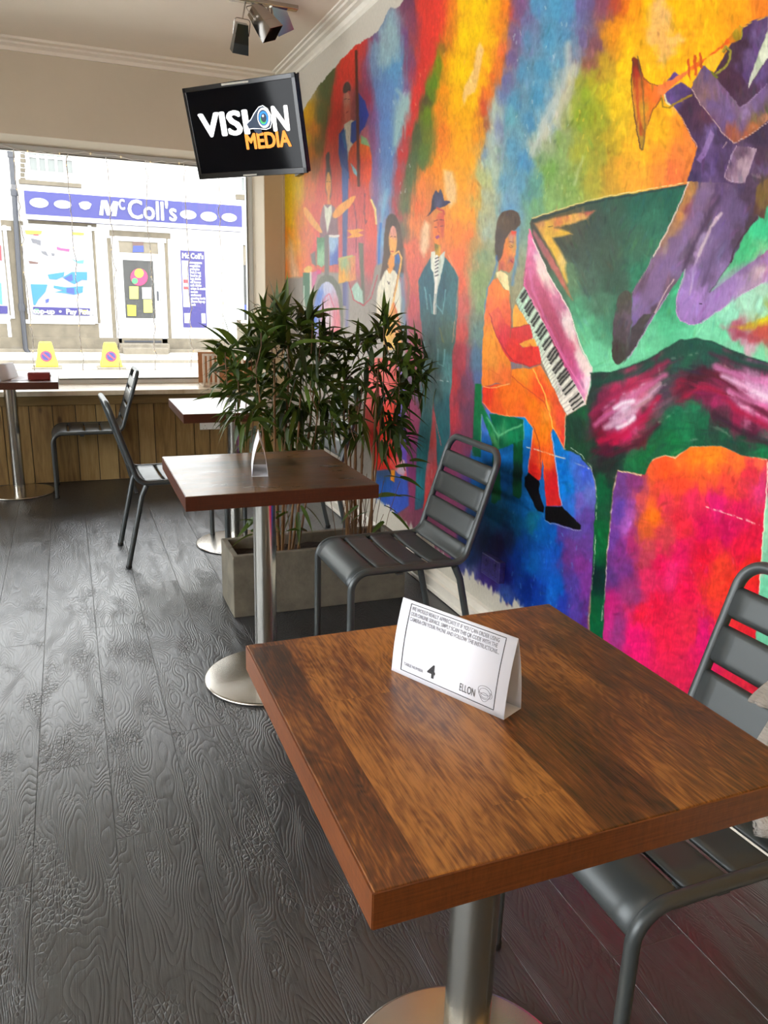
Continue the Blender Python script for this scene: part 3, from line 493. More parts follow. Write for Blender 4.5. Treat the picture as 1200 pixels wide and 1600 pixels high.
    region(Z4, [(92,1180),(100,1040),(112,1000),(130,1180),(120,1330),(88,1420),(60,1510),(58,1440),(78,1390)], [(105,1100,(190,70,80)),(100,1250,(206,80,80)),(80,1450,(214,60,60)),(115,1250,(190,60,70))], 1.2)
    region(ZH, [(500,180),(645,190),(650,440),(652,690),(600,900),(556,1010),(546,800),(532,500),(515,350)], [(560,250,(76,124,124)),(600,400,(46,100,108)),(560,600,(40,110,116)),(630,600,(44,96,104)),(570,850,(40,100,108))], .9)
    region(ZH, [(516,365),(532,500),(546,800),(556,1000),(500,1150),(470,1330),(425,1370),(440,1200),(455,950),(480,750),(505,560)], [(520,450,(206,84,90)),(530,700,(214,84,84)),(520,950,(206,80,84)),(480,850,(200,110,120)),(450,1300,(226,60,50))], .9)
    line(Z4, [(92,1290),(82,1430),(64,1500)], 1.6, (226,130,130), .7, dry=1)
    region(Z4, [(90,385),(105,380),(112,440),(120,520),(108,560),(100,470),(88,450)], (222,220,200), .7)
    region(Z4, [(112,440),(125,400),(148,380),(142,430),(112,560)], (200,206,190), .7)
    line(Z4, [(113,400),(112,470),(108,560),(104,640)], 4.2, (230,224,210), .7)
    for q in range(6): line(Z4, [(108,412+q*14),(119,406+q*14)], 1.7, (50,50,60), .5)
    line(Z4, [(64,530),(74,620)], 1.5, (120,176,180), .8); line(Z4, [(150,540),(138,640),(110,600)], 1.6, (110,170,176), .8, .8); line(Z4, [(60,760),(66,860),(84,860)], 2, (120,176,176), 1, .8)
    line(Z4, [(84,560),(96,640)], 2, (100,160,166), .9, .8); line(Z4, [(118,790),(118,850),(142,858),(146,790)], 1.8, (130,186,186), .8, .9); line(Z4, [(125,700),(140,760)], 2, (110,120,70), 1, .8)
    line(Z4, [(108,560),(104,700),(108,900),(104,1030)], 1.2, (40,80,90), .8, .6)
    line(Z4, [(126,918),(172,926)], 1.4, (190,210,206), .7, dry=1)
    line(Z4, [(100,1050),(132,1190)], 1.1, (226,110,110), .6)
    line(Z4, [(160,395),(204,490),(196,620),(178,760)], 1.0, (226,160,120), .6, .7)
    # ---------- blue and lower left regions
    region(ZE, [(160,150),(400,150),(460,280),(580,270),(640,400),(760,440),(830,560),(850,700),(840,960),(830,1160),(800,1400),(790,1600),(540,1500),(300,1380),(100,1340),(0,1180),(-60,1300),(-130,1280),(60,700),(60,450),(130,190)],
      [(150,230,(80,110,190)),(160,400,(30,110,190)),(150,470,(20,100,180)),(290,430,(20,110,190)),(300,520,(10,90,160)),(280,620,(10,80,150)),(290,700,(14,84,140)),(230,760,(20,90,130)),(200,820,(16,80,120)),(160,900,(30,50,80)),(120,1000,(30,40,70)),(60,1100,(24,44,84)),(250,1000,(36,28,70)),(300,950,(24,40,80)),(200,1180,(60,40,110)),(300,1200,(30,30,110)),
       (410,300,(10,130,200)),(400,400,(20,110,180)),(440,450,(10,90,170)),(450,700,(20,110,190)),(400,760,(10,90,160)),(450,860,(20,110,140)),(350,870,(16,90,140)),(500,900,(10,100,190)),(560,950,(10,90,180)),(420,1000,(12,70,150)),(360,1100,(10,60,160)),(340,1200,(20,60,150)),(450,1150,(14,96,180)),(540,1100,(20,90,190)),(600,1060,(20,80,180)),(420,1260,(10,40,130)),(560,1300,(20,100,200)),(500,1330,(16,60,160)),(600,1260,(10,90,190)),
       (620,380,(0,120,200)),(630,520,(10,110,200)),(700,470,(60,110,200)),(660,640,(10,120,210)),(690,780,(40,110,200)),(740,600,(70,100,190)),(780,560,(60,90,200)),(800,700,(100,110,190)),(740,740,(110,90,180)),(640,940,(80,60,150)),(740,900,(90,70,150)),(800,850,(90,60,140)),(700,1000,(110,60,140)),(780,1000,(100,60,140)),(660,1100,(110,50,130)),(760,1120,(130,50,140)),(690,1250,(80,60,150)),(780,1250,(120,50,140)),(640,1360,(40,60,170)),(720,1450,(80,60,150)),(780,1450,(90,40,120)),
       (280,1290,(60,90,170)),(50,1200,(110,110,160)),(150,1240,(70,50,130)),(-60,1180,(50,50,100)),(-20,1060,(40,50,90))], 2.0, rough=True, tex=13, sm=0)
    specks(30, (790, 730, 925, 960), (90,160,220), 11, 1.6, .5)
    # ---------- green stool
    region(ZE, [(90,0),(130,0),(130,120),(235,330),(240,430),(250,720),(210,750),(190,740),(200,480),(195,360),(130,190),(125,460),(70,450),(80,200)], [(100,100,(20,110,60)),(100,380,(16,90,60)),(180,250,(20,120,70)),(220,450,(14,80,50)),(220,700,(10,90,50)),(225,320,(90,180,110))], .9)
    region(ZE, [(180,190),(250,190),(390,220),(395,350),(240,410),(215,330)], [(220,230,(6,96,60)),(300,240,(10,110,66)),(360,250,(10,96,60)),(330,330,(20,130,80)),(250,380,(16,110,70)),(260,310,(60,150,96))], .9)
    line(ZE, [(165,210),(235,330),(300,290),(380,255)], 2.6, (120,200,140), 1.2, .8); line(ZE, [(235,330),(236,400)], 2, (90,180,120), 1, .7)
    region(ZE, [(330,370),(390,350),(380,700),(365,718),(325,700)], [(350,420,(16,90,50)),(360,560,(10,40,36)),(355,680,(20,80,50))], .8)
    line(ZE, [(128,190),(126,400)], .9, (150,180,170), .5, .7); line(ZE, [(392,225),(394,345)], .9, (140,190,170), .5, .7)
    # ---------- red hall of colour at the right
    region(Z6, [(440,895),(540,915),(580,850),(640,830),(680,840),(740,795),(870,790),(1067,850),(1060,1000),(1040,1240),(1250,2300),(330,2300),(372,1600),(395,1270),(420,1000)],
      [(470,950,(110,60,130)),(450,1050,(90,60,150)),(510,960,(130,50,110)),(480,1120,(170,90,180)),(500,1060,(150,70,150)),(530,1020,(200,70,70)),(420,1180,(110,60,150)),(460,1220,(130,50,130)),(420,1330,(90,50,120)),(410,1450,(190,30,110)),(390,1560,(206,40,130)),(440,1560,(150,50,120)),(480,1300,(120,50,130)),(500,1200,(170,40,100)),(510,1400,(150,50,110)),
       (580,900,(240,90,40)),(640,880,(246,80,30)),(590,1080,(250,110,20)),(560,1150,(220,90,40)),(620,980,(226,70,50)),(700,860,(248,100,30)),(760,830,(250,120,20)),(840,830,(250,130,20)),(950,850,(250,110,40)),(1020,870,(246,100,60)),(700,950,(246,70,40)),(800,940,(246,90,40)),(900,960,(240,70,50)),(1000,900,(214,40,60)),(1040,960,(220,50,110)),
       (760,1030,(232,40,80)),(640,1050,(220,50,70)),(700,1130,(236,40,60)),(860,1050,(214,20,100)),(950,1080,(214,20,80)),(1010,1150,(220,20,60)),(900,1150,(200,10,80)),(800,1150,(214,10,80)),(640,1180,(206,60,70)),(560,1250,(190,60,80)),(560,1350,(220,40,90)),(620,1280,(226,20,80)),(700,1250,(230,20,90)),(800,1250,(226,20,50)),(880,1280,(240,60,40)),(960,1220,(236,20,60)),(1000,1300,(240,40,30)),
       (660,1340,(240,40,110)),(720,1400,(236,20,70)),(600,1450,(226,20,60)),(540,1500,(240,30,60)),(520,1590,(240,20,110)),(640,1560,(240,30,70)),(740,1540,(240,40,70)),(850,1380,(240,60,40)),(860,1480,(240,50,50)),(920,1400,(244,50,30)),(800,1580,(230,20,110)),(1000,1450,(240,30,50))], 1.0, rough=True, tex=13)
    specks(26, (1010, 800, 1150, 980), (240,90,130), 12, 2.2, .4)
    region(Z6, [(1067,850),(1300,850),(1300,1700),(1010,1700),(1040,1240),(1058,1000)], [(1070,900,(206,40,90)),(1060,1100,(150,210,170)),(1055,1400,(120,216,170)),(1200,1300,(110,200,160))], .9)
    line(Z6, [(1066,860),(1062,980),(1050,1130),(1040,1240),(1030,1400)], 1.4, (240,226,200), .5)
    line(Z6, [(440,895),(540,915),(580,850),(640,830),(680,842),(740,795),(870,790),(960,830),(1060,850)], 1.5, (240,200,150), .5)
    # ---------- piano lid and the green beyond
    region(ZP, [(828,350),(832,340),(870,328),(930,312),(1000,300),(1075,287),(1200,262),(1300,262),(1300,700),(920,620),(905,560),(880,500),(850,440),(836,390)],
      [(845,350,(70,66,56)),(880,345,(90,80,50)),(900,360,(66,74,60)),(930,350,(54,72,62)),(960,330,(50,84,66)),(1000,318,(36,92,74)),(1050,305,(30,92,74)),(1060,320,(34,96,76)),(900,400,(58,72,60)),(870,390,(60,66,54)),(950,400,(58,78,62)),(1000,380,(56,100,76)),(1020,360,(44,104,80)),(1000,430,(40,116,84)),(960,440,(54,84,66)),(920,440,(70,96,78)),
       (890,440,(90,120,84)),(880,470,(70,110,84)),(900,480,(76,146,106)),(940,480,(70,110,84)),(910,520,(96,176,130)),(930,550,(110,200,150)),(940,520,(80,150,110)),(960,500,(60,110,84)),(955,575,(120,206,156)),(1000,560,(110,200,150)),(1020,530,(100,190,140)),(1050,480,(60,160,110)),(1050,500,(80,180,130)),(1040,460,(50,140,100)),
       (1080,525,(96,196,146)),(1100,515,(120,206,160)),(1130,520,(110,206,156)),(1150,545,(120,206,160)),(1140,490,(140,212,176)),(1170,470,(160,212,180)),(1195,445,(170,210,180)),(1190,480,(150,206,180)),(1200,500,(190,180,20)),(1200,520,(176,60,70)),(1150,515,(176,110,120)),(1190,560,(120,206,156)),(1170,540,(200,160,170)),(1165,380,(60,170,110)),(1190,350,(60,190,130)),(1200,330,(60,180,130)),(1190,400,(120,190,130)),(1240,400,(80,180,130))], .9, rough=True, tex=9)
    region(ZD, [(930,1190),(1030,1175),(1130,1140),(1200,1110),(1200,1200),(1000,1215)], (206,190,20), 3, op=.9)
    region(ZD, [(850,1185),(930,1185),(1060,1210),(1200,1180),(1200,1310),(1080,1320),(940,1270)], [(900,1200,(170,90,110)),(1000,1240,(150,50,70)),(1100,1240,(170,60,70)),(1180,1230,(190,80,60)),(1000,1300,(190,130,150))], 6, op=.85)
    line(ZP, [(832,341),(870,328),(930,311),(1000,298),(1075,285)], 1.6, (232,206,130), .6)
    line(ZP, [(833,345),(872,332),(932,315),(1075,289)], 3, (40,60,54), 1)
    region(ZF, [(570,235),(640,215),(900,150),(1140,115),(1060,190),(860,255),(760,280),(900,310),(920,340),(740,365),(870,600),(860,650),(880,790),(870,800),(760,560),(640,350)], [(620,260,(190,130,80)),(800,190,(200,110,70)),(1060,140,(180,70,70)),(700,310,(230,180,60)),(850,320,(230,180,50)),(640,340,(206,150,60)),(760,460,(232,180,60)),(860,640,(226,190,110)),(860,760,(220,170,60)),(1050,190,(226,180,90)),(920,235,(226,170,80))], 2.2, op=.95)
    region(ZF, [(560,290),(700,480),(820,700),(900,880),(930,960),(880,900),(760,700),(620,470),(555,330)], [(620,400,(150,90,90)),(740,600,(180,100,90)),(840,780,(180,100,80)),(900,900,(150,110,70))], 1.5)
    line(ZF, [(700,270),(740,262)], 1, (60,50,40), .5)
    # ---------- piano front (pink) and keys
    region(ZP, [(827,358),(832,372),(858,430),(888,480),(905,540),(925,578),(922,600),(914,630),(905,628),(880,585),(850,520),(830,470),(818,446),(820,420)],
      [(828,365,(246,120,170)),(826,400,(206,90,130)),(822,440,(176,66,110)),(836,400,(226,160,190)),(842,420,(232,200,190)),(850,435,(234,206,190)),(832,430,(206,110,140)),(845,460,(180,70,100)),(838,450,(206,100,150)),(862,480,(206,120,150)),(870,500,(176,76,110)),(855,500,(170,70,96)),(870,530,(176,70,100)),(862,530,(214,110,160)),(890,520,(226,190,190)),(885,505,(232,210,206)),(892,550,(190,80,110)),(905,560,(232,206,200)),(918,580,(236,220,206)),(900,590,(206,100,150)),(885,570,(206,96,156)),(912,612,(226,140,180)),(895,540,(200,100,120)),(918,600,(240,200,210))], .8, rough=True)
    region(ZP, [(829,392),(838,424),(862,474),(884,524),(899,566),(908,600),(905,618),(880,575),(850,515),(823,446)], [(832,410,(206,104,140)),(840,450,(184,80,112)),(856,490,(172,70,96)),(872,530,(174,70,98)),(888,565,(186,76,116)),(903,605,(206,104,156))], 3.5, op=.85)
    line(ZP, [(828,420),(832,452),(852,500),(880,556),(903,598)], 3, (212,110,160), 1.6, .7); line(ZP, [(838,400),(852,430),(866,458)], 6, (232,204,196), 3, .75); line(ZP, [(888,506),(904,548),(916,578)], 6, (232,206,196), 3, .75)
    line(ZP, [(831,372),(858,430),(888,482),(907,540),(925,576),(922,600),(915,630)], 1.3, (240,226,210), .5)
    line(ZP, [(827,358),(832,372)], 2, (250,110,150), .7); line(ZP, [(823,420),(819,444),(850,505),(880,560),(905,600)], 1.1, (236,120,170), .6)
    region(ZP, [(819,447),(830,470),(850,505),(880,570),(905,612),(916,632),(885,648),(870,618),(850,572),(832,530),(806,470)], [(812,470,(176,206,176)),(830,500,(200,220,190)),(860,560,(222,220,200)),(900,630,(232,220,204)),(840,530,(190,214,186))], .7)
    ks = [(819,449),(834,478),(850,507),(866,538),(880,566),(893,592),(912,629)]; ke = [(806,469),(819,500),(832,531),(846,563),(858,592),(869,617),(886,646)]
    def lerp(K, t):
        t = t*(len(K)-1); i = min(int(t), len(K)-2); f = t-i; return (K[i][0]*(1-f)+K[i+1][0]*f, K[i][1]*(1-f)+K[i+1][1]*f)
    NK = 34
    for q in range(NK):
        t = (q+.3)/NK; a = lerp(ks, t); b = lerp(ke, t)
        line(ZP, [a, (b[0], b[1]+1.5)], .8, (110,100,96), .45, .8)
        if q % 7 not in (2, 6):
            t = (q+.8)/NK; a = lerp(ks, t); b = lerp(ke, t)
            line(ZP, [(a[0]*.97+b[0]*.03, a[1]*.97+b[1]*.03), (a[0]*.42+b[0]*.58, a[1]*.42+b[1]*.58+1)], 3.3, (44,42,40), .6)
    # ---------- pianist
    region(Z4, [(355,380),(358,280),(375,225),(405,208),(440,210),(462,230),(462,270),(440,295),(425,290),(400,330),(390,400),(375,430),(360,410)], [(400,250,(92,72,56)),(440,240,(84,66,54)),(370,360,(80,66,60))], .9, sm=1)
    region(Z4, [(385,400),(400,330),(425,292),(445,298),(448,340),(442,380),(444,395),(436,405),(436,425),(428,455),(415,470),(380,455),(368,465),(372,420)],
       [(435,300,(226,50,40)),(420,310,(206,90,50)),(425,330,(190,150,150)),(405,360,(232,140,50)),(435,360,(206,170,70)),(400,420,(226,120,50)),(395,390,(226,110,60)),(415,420,(150,110,100)),(425,440,(200,110,60)),(385,445,(190,90,70)),(438,390,(236,150,70)),(430,415,(190,80,80)),(420,460,(206,110,70))], .8)
    line(ZF, [(335,408),(375,412)], 1.2, (110,70,80), .5); line(ZF, [(335,455),(350,466),(365,455),(350,445)], 1, (110,80,60), .5, .8); line(ZF, [(345,580),(365,600)], 1.6, (150,50,70), .6)
    region(Z4, [(360,470),(378,460),(410,480),(416,560),(400,540),(380,510),(362,490)], (240,210,150), .7)
    line(Z4, [(362,400),(364,430),(350,480),(325,540),(318,580),(312,700),(302,800)], 2.6, (70,120,180), 1.2, .75); line(Z4, [(452,290),(448,400),(436,470),(428,520)], 4, (76,130,180), 2, .7)
    region(Z4, [(328,530),(345,500),(365,492),(395,540),(415,545),(425,680),(418,740),(420,850),(424,880),(425,945),(360,930),(310,945),(300,940),(302,800),(312,650)],
       [(340,540,(240,120,50)),(390,560,(236,130,50)),(330,620,(240,110,60)),(360,700,(244,150,50)),(400,620,(232,100,60)),(405,680,(230,90,60)),(330,760,(246,150,50)),(340,840,(240,150,60)),(400,800,(240,140,50)),(405,900,(236,110,50)),(320,900,(244,130,50)),(370,900,(240,120,60))], .8)
    region(Z4, [(430,620),(440,600),(470,640),(498,690),(430,700)], (240,160,60), .8)
    region(Z4, [(455,765),(490,745),(520,745),(530,775),(500,783),(470,778)], (240,160,60), .7)
    region(Z4, [(333,640),(370,610),(400,680),(425,700),(500,685),(515,740),(455,765),(470,780),(535,775),(548,830),(545,850),(500,862),(420,840),(390,800),(360,730)],
       [(350,660,(232,100,70)),(380,740,(216,60,70)),(430,790,(226,60,50)),(460,730,(214,60,60)),(500,820,(222,56,50)),(440,830,(214,50,50)),(490,700,(206,60,60))], .8)
    line(Z4, [(333,640),(360,730),(400,800),(430,836),(500,862),(546,848)], 1.0, (150,50,60), .5); line(Z4, [(425,700),(500,685)], .9, (130,50,50), .5)
    line(Z4, [(418,560),(424,640),(420,740)], 1.2, (140,90,70), .6, .8); line(Z4, [(330,930),(332,870),(375,900),(380,940)], .9, (214,100,50), .5, .7)
    region(Z4, [(304,945),(360,935),(420,938),(425,870),(500,868),(545,855),(600,950),(650,1060),(645,1200),(620,1160),(598,1120),(590,1140),(600,1220),(632,1440),(570,1445),(555,1250),(545,1330),(530,1340),(492,1300),(515,1120),(478,1070),(420,1070),(340,1055),(304,1010)],
       [(320,980,(232,60,40)),(400,1000,(244,110,30)),(360,1040,(240,90,40)),(470,900,(244,140,40)),(440,960,(240,110,30)),(510,1020,(246,120,20)),(540,960,(240,80,40)),(560,900,(240,120,50)),(600,1020,(236,90,50)),(640,1150,(226,60,50)),(620,1060,(232,80,50)),(540,1150,(248,120,20)),(560,1250,(244,100,30)),(520,1220,(232,60,40)),(520,1300,(216,30,30)),(600,1350,(214,30,40)),(575,1400,(220,40,40)),(575,1120,(246,130,20)),(480,1060,(240,100,40)),(570,1060,(244,140,40))], .8)
    line(Z4, [(515,870),(560,970),(600,1120)], 1.6, (250,190,80), .6); line(Z4, [(425,900),(470,940),(530,985),(560,1010),(580,1050)], 1.2, (200,70,50), .5); line(Z4, [(515,1110),(540,1180),(550,1320)], 1, (130,40,50), .5)
    line(Z4, [(304,945),(360,950),(415,932)], 1, (246,190,110), .5)
    line(Z4, [(304,1010),(340,1055),(420,1068),(478,1070),(515,1120),(495,1290)], 1.0, (246,180,130), .5, .8); line(Z4, [(592,1140),(632,1440)], 1.2, (200,190,220), .5, .9); line(Z4, [(650,1062),(645,1200),(600,1120)], 1, (240,160,100), .5)
    region(ZE, [(398,590),(420,550),(490,610),(492,690),(520,770),(520,805),(480,795),(440,720),(400,640)], (14,12,16), .7)
    region(ZE, [(526,768),(630,765),(752,885),(748,912),(700,905),(600,870),(560,868),(530,848)], (14,12,14), .7)
    line(ZE, [(526,850),(560,872),(600,876),(700,912),(750,914)], .9, (190,190,210), .5, .8)
    # chased plaster lines
    line(ZE, [(415,395),(500,420),(600,450),(700,485),(800,528)], 1.8, (214,206,180), .6, .9, dry=1.6)
    line(Z6, [(800,1045),(900,1075),(1045,1125)], 1.9, (236,190,176), .6, .9, dry=1.6)
    # ---------- piano body and leg
    region(ZP, [(884,650),(916,632),(924,600),(922,583),(955,582),(985,572),(1012,562),(1040,545),(1062,532),(1085,529),(1112,533),(1140,546),(1165,556),(1200,567),(1300,590),(1300,730),(1200,718),(1160,712),(1127,697),(1080,698),(1055,714),(1040,711),(1018,718),(1008,742),(965,735),(958,760),(948,860),(936,1150),(914,1150),(921,985),(926,870),(932,760),(926,735),(905,712),(882,702)],
       [(935,600,(20,60,46)),(960,590,(24,64,48)),(1010,572,(20,66,50)),(1050,548,(24,64,50)),(1080,538,(14,74,56)),(1110,545,(18,84,64)),(1150,560,(30,54,48)),(1190,575,(50,50,54)),(905,640,(22,84,50)),(900,670,(30,60,46)),(890,690,(30,70,46)),(920,620,(40,56,50)),
        (940,620,(110,30,60)),(960,612,(196,40,90)),(985,600,(190,40,80)),(1010,585,(140,30,60)),(1030,572,(110,40,60)),(935,650,(110,20,50)),(950,640,(140,40,80)),(960,655,(160,110,140)),(975,640,(200,170,190)),(985,660,(200,130,160)),(990,625,(206,130,160)),(1005,610,(190,90,120)),(940,680,(120,10,40)),(960,685,(180,10,60)),(980,680,(200,20,80)),(1000,660,(170,40,80)),(1020,630,(130,70,90)),(1015,650,(100,50,60)),(1000,690,(90,30,40)),
        (1040,590,(60,60,60)),(1035,610,(70,60,70)),(1050,575,(30,70,60)),(1075,565,(24,84,60)),(1100,565,(24,80,64)),(1060,620,(110,40,60)),(1080,600,(60,20,36)),(1100,585,(70,14,34)),(1070,610,(150,10,50)),(1100,615,(120,20,60)),(1125,590,(120,30,60)),(1120,630,(150,30,80)),(1150,610,(180,90,130)),(1130,575,(110,50,70)),(1150,585,(150,70,110)),(1175,600,(206,140,180)),(1195,600,(214,150,190)),(1195,620,(226,170,200)),(1190,650,(190,60,110)),(1165,640,(206,110,150)),(1150,655,(130,20,60)),(1180,670,(90,20,50)),(1195,585,(150,60,100)),(1230,620,(200,130,170)),
        (1060,645,(12,100,64)),(1085,640,(20,110,70)),(1050,665,(10,96,56)),(1070,670,(20,120,70)),(1100,660,(16,90,56)),(1030,680,(14,90,50)),(1050,690,(10,110,56)),(1090,680,(16,80,50)),(1130,680,(20,76,50)),(1160,690,(20,70,46)),(1190,700,(10,110,60)),(1120,650,(60,30,40)),(1010,700,(10,110,56)),(1000,715,(10,100,50)),(985,720,(20,110,60)),(965,715,(20,50,40)),(950,700,(70,14,36)),(940,720,(40,30,36)),(950,735,(30,40,36)),(930,700,(24,60,44)),(910,700,(26,70,44)),(940,760,(10,90,50)),(935,850,(6,96,46)),(935,900,(6,40,36)),(932,960,(6,90,50))], .9, rough=True, tex=16)
    for (a, b) in (((945,660),(990,628)),((955,668),(1000,640)),((965,640),(1005,600)),((960,655),(985,645)),((1140,600),(1200,632)),((1150,590),(1200,612)),((1150,630),(1200,655)),((940,640),(975,615)),((1135,612),(1170,625))):
        line(ZP, [a, b], 3.4, (222,190,206), 2.2, .55, dry=.8)
    for P_, w_, c_ in (([(924,648),(958,616),(1000,594),(1044,566)],9,(140,30,66)),([(930,664),(965,634),(1005,608),(1040,586)],8,(196,96,140)),([(946,668),(975,652),(1005,628),(1030,602)],8,(206,160,180)),([(936,690),(972,680),(1005,655),(1030,622)],10,(180,14,62)),([(926,704),(958,710),(998,692),(1028,662)],8,(84,16,40)),
        ([(1060,616),(1082,592),(1110,582),(1136,596),(1160,622),(1200,648)],10,(84,16,38)),([(1072,620),(1098,602),(1124,612),(1150,640),(1200,668)],8,(164,16,58)),([(1118,572),(1150,586),(1200,598)],9,(196,110,156)),([(1130,588),(1165,604),(1200,618)],8,(224,176,204)),([(1140,610),(1170,626),(1200,636)],7,(206,110,156)),([(1118,648),(1160,676),(1200,694)],9,(56,24,40)),([(1110,552),(1150,566),(1200,580)],7,(70,34,50))):
        line(ZP, P_, w_, c_, 3.2, .8)
    line(ZP, [(960,638),(972,630),(988,626)], 6, (236,226,232), 2.5, .85); line(ZP, [(966,668),(980,662),(990,652)], 6, (236,222,230), 2.5, .85); line(ZP, [(1176,612),(1200,622)], 6, (236,206,222), 2.5, .8)
    line(ZP, [(928,598),(960,592),(1000,580),(1040,556),(1080,542),(1120,546),(1160,566),(1200,576)], 7, (22,70,54), 3, .8)
    for (a, b) in (((1020,640),(1040,600)),((1030,660),(1060,640)),((1050,560),(1090,552)),((1110,560),(1140,575)),((1030,575),(1038,640)),((1120,668),(1140,680)),((1080,688),(1100,684))):
        line(ZP, [a, b], 3, (170,170,150), 1.6, .4, dry=1.5)
    line(ZP, [(922,583),(955,582),(985,572),(1012,562),(1040,545),(1062,532),(1085,529),(1112,533),(1140,546),(1165,556),(1200,567)], 2.4, (24,56,46), .9, .8)
    line(ZE, [(640,405),(690,402),(760,450),(815,520),(838,600),(850,700),(845,900),(835,1100),(815,1300),(800,1500)], 1.1, (200,210,190), .5, .9, dry=.8)
    line(ZE, [(975,545),(955,660),(935,880),(915,1050),(905,1250),(880,1480)], 1.3, (226,210,200), .5, .9, dry=.8)
    line(ZE, [(652,190),(650,400)], .9, (200,190,150), .5, .8)
    # ---------- trumpeter
    region(ZC, [(390,1510),(480,1225),(470,1230),(420,1130),(330,960),(270,880),(200,840),(205,770),(340,680),(420,740),(460,700),(620,600),(740,400),(850,225),(940,170),(1067,128),(1300,60),(1300,1600),(900,1640),(560,1560)],
      [(470,800,(72,44,66)),(360,800,(84,60,110)),(260,810,(90,70,120)),(400,950,(66,40,60)),(500,1050,(76,46,66)),(560,960,(90,50,70)),(440,1150,(70,46,80)),(520,1150,(80,56,90)),(700,600,(76,44,60)),(760,440,(70,44,60)),(860,320,(64,40,54)),(900,240,(76,50,80)),(960,200,(96,70,110)),(1000,300,(100,80,120)),(900,500,(104,80,124)),(960,400,(100,76,120)),(880,620,(90,66,110)),(800,650,(70,40,60)),(760,720,(70,40,60)),(1040,170,(90,66,106)),
       (960,720,(76,46,66)),(1000,620,(100,76,126)),(900,800,(76,50,70)),(1050,760,(90,60,100)),(560,1150,(120,96,150)),(620,1300,(90,64,110)),(500,1400,(76,54,90)),(430,1480,(60,44,84)),(600,1420,(100,76,130)),(680,1400,(70,48,80)),(700,1150,(70,50,80)),(850,1350,(110,84,120)),(1000,1150,(60,44,66)),(1020,1300,(76,50,70)),(1040,1430,(96,70,110)),(640,1500,(90,66,106)),(900,1540,(84,60,84)),(1050,1540,(90,70,50)),(780,1480,(80,56,90))], .8, rough=True)
    region(ZC, [(1067,240),(1067,470),(900,745),(905,690),(950,560),(1010,390)], [(1040,330,(200,206,170)),(980,520,(170,180,150)),(1050,440,(214,216,190)),(920,700,(210,206,190))], .8)
    region(ZC, [(1067,120),(1300,60),(1300,900),(1067,470),(1067,240)], [(1100,300,(220,220,200)),(1180,400,(90,66,106))], 1)
    line(ZC, [(1067,480),(960,650),(900,750)], 1.6, (90,60,90), .6)
    region(ZC, [(530,540),(600,600),(720,750),(840,890),(960,800),(1067,700),(1300,600),(1300,900),(1067,1000),(980,1080),(870,1160),(780,1190),(700,1130),(620,1000),(500,860),(430,760),(440,690)],
      [(540,600,(100,76,110)),(500,700,(130,96,110)),(470,720,(110,80,90)),(560,780,(130,96,90)),(640,760,(120,90,120)),(600,850,(112,86,130)),(700,880,(110,86,130)),(760,1000,(112,90,140)),(700,1050,(100,76,120)),(880,960,(136,110,150)),(950,900,(120,96,140)),(1020,800,(110,84,130)),(860,1050,(110,84,126)),(1000,920,(100,76,110)),(1050,960,(70,80,50)),(960,1010,(90,90,50)),(800,1120,(150,80,50)),(740,1110,(150,76,60)),(880,1120,(170,90,50)),(960,1060,(180,96,50)),(1040,1010,(206,130,90))], .8)
    line(ZC, [(430,740),(520,890),(640,1040),(720,1140),(780,1190),(870,1150),(960,1090),(1067,1020)], 1.1, (214,180,170), .5, .8)
    line(ZC, [(600,600),(720,750),(840,890)], 1.0, (80,50,70), .5)
    line(ZC, [(850,890),(950,820),(1060,700)], 1.1, (170,146,180), .8, .6)
    line(ZC, [(850,230),(940,180),(1060,132)], 1.0, (226,170,60), .5); line(ZC, [(270,880),(340,970),(420,1120),(475,1225)], 1.1, (226,160,130), .5)
    region(ZC, [(705,1470),(760,1300),(800,1215),(970,1235),(940,1340),(880,1510),(820,1530),(730,1510)], [(760,1350,(120,90,120)),(830,1300,(96,70,90)),(850,1400,(170,140,150)),(780,1480,(140,110,126)),(900,1400,(180,150,160)),(740,1470,(110,80,100))], .8)
    line(ZC, [(800,1215),(740,1350),(705,1470),(760,1515),(870,1520),(970,1240),(900,1230)], 1.1, (176,146,166), .5)
    region(ZC, [(590,1080),(620,1120),(560,1260),(510,1360),(475,1330),(520,1240)], [(580,1150,(140,110,160)),(500,1330,(130,96,150))], .9)
    line(ZC, [(690,1230),(720,1180)], 1.0, (180,150,150), .6)
    for q in range(9): line(ZC, [(930+q*9,1450+(q*37 % 23)),(940+q*8,1470+(q*53 % 17))], 1.2, (150,120,130), .8, .6)
    # trumpet
    region(ZC, [(-70,480),(-50,470),(-10,500),(10,560),(30,640),(70,680),(130,708),(190,700),(340,620),(400,575),(480,520),(560,470),(700,360),(820,215),(850,220),(845,330),(760,360),(660,420),(540,500),(500,550),(420,600),(340,660),(250,730),(170,820),(120,900),(60,1030),(45,1150),(30,1250),(10,1265),(-30,1100),(-60,800)],
      [(-60,620,(150,50,30)),(-20,560,(90,40,30)),(-20,700,(206,110,40)),(10,900,(206,150,40)),(10,1150,(170,130,40)),(50,720,(236,110,30)),(60,900,(240,120,30)),(120,780,(236,110,40)),(200,740,(236,120,60)),(320,650,(236,120,60)),(450,560,(236,100,30)),(600,450,(232,90,30)),(700,370,(226,90,30)),(760,330,(206,120,20)),(820,280,(140,120,20)),(830,240,(206,160,40))], .8)
    line(ZC, [(-60,500),(-75,700),(-55,900),(0,1240),(20,1250)], 1.6, (80,50,40), .6); line(ZC, [(-20,470),(20,700),(35,900),(40,1100),(20,1250)], 1.8, (110,90,50), .6, .9); line(ZC, [(-30,600),(-20,900),(10,1120)], 4, (190,60,30), 1.5, .7)
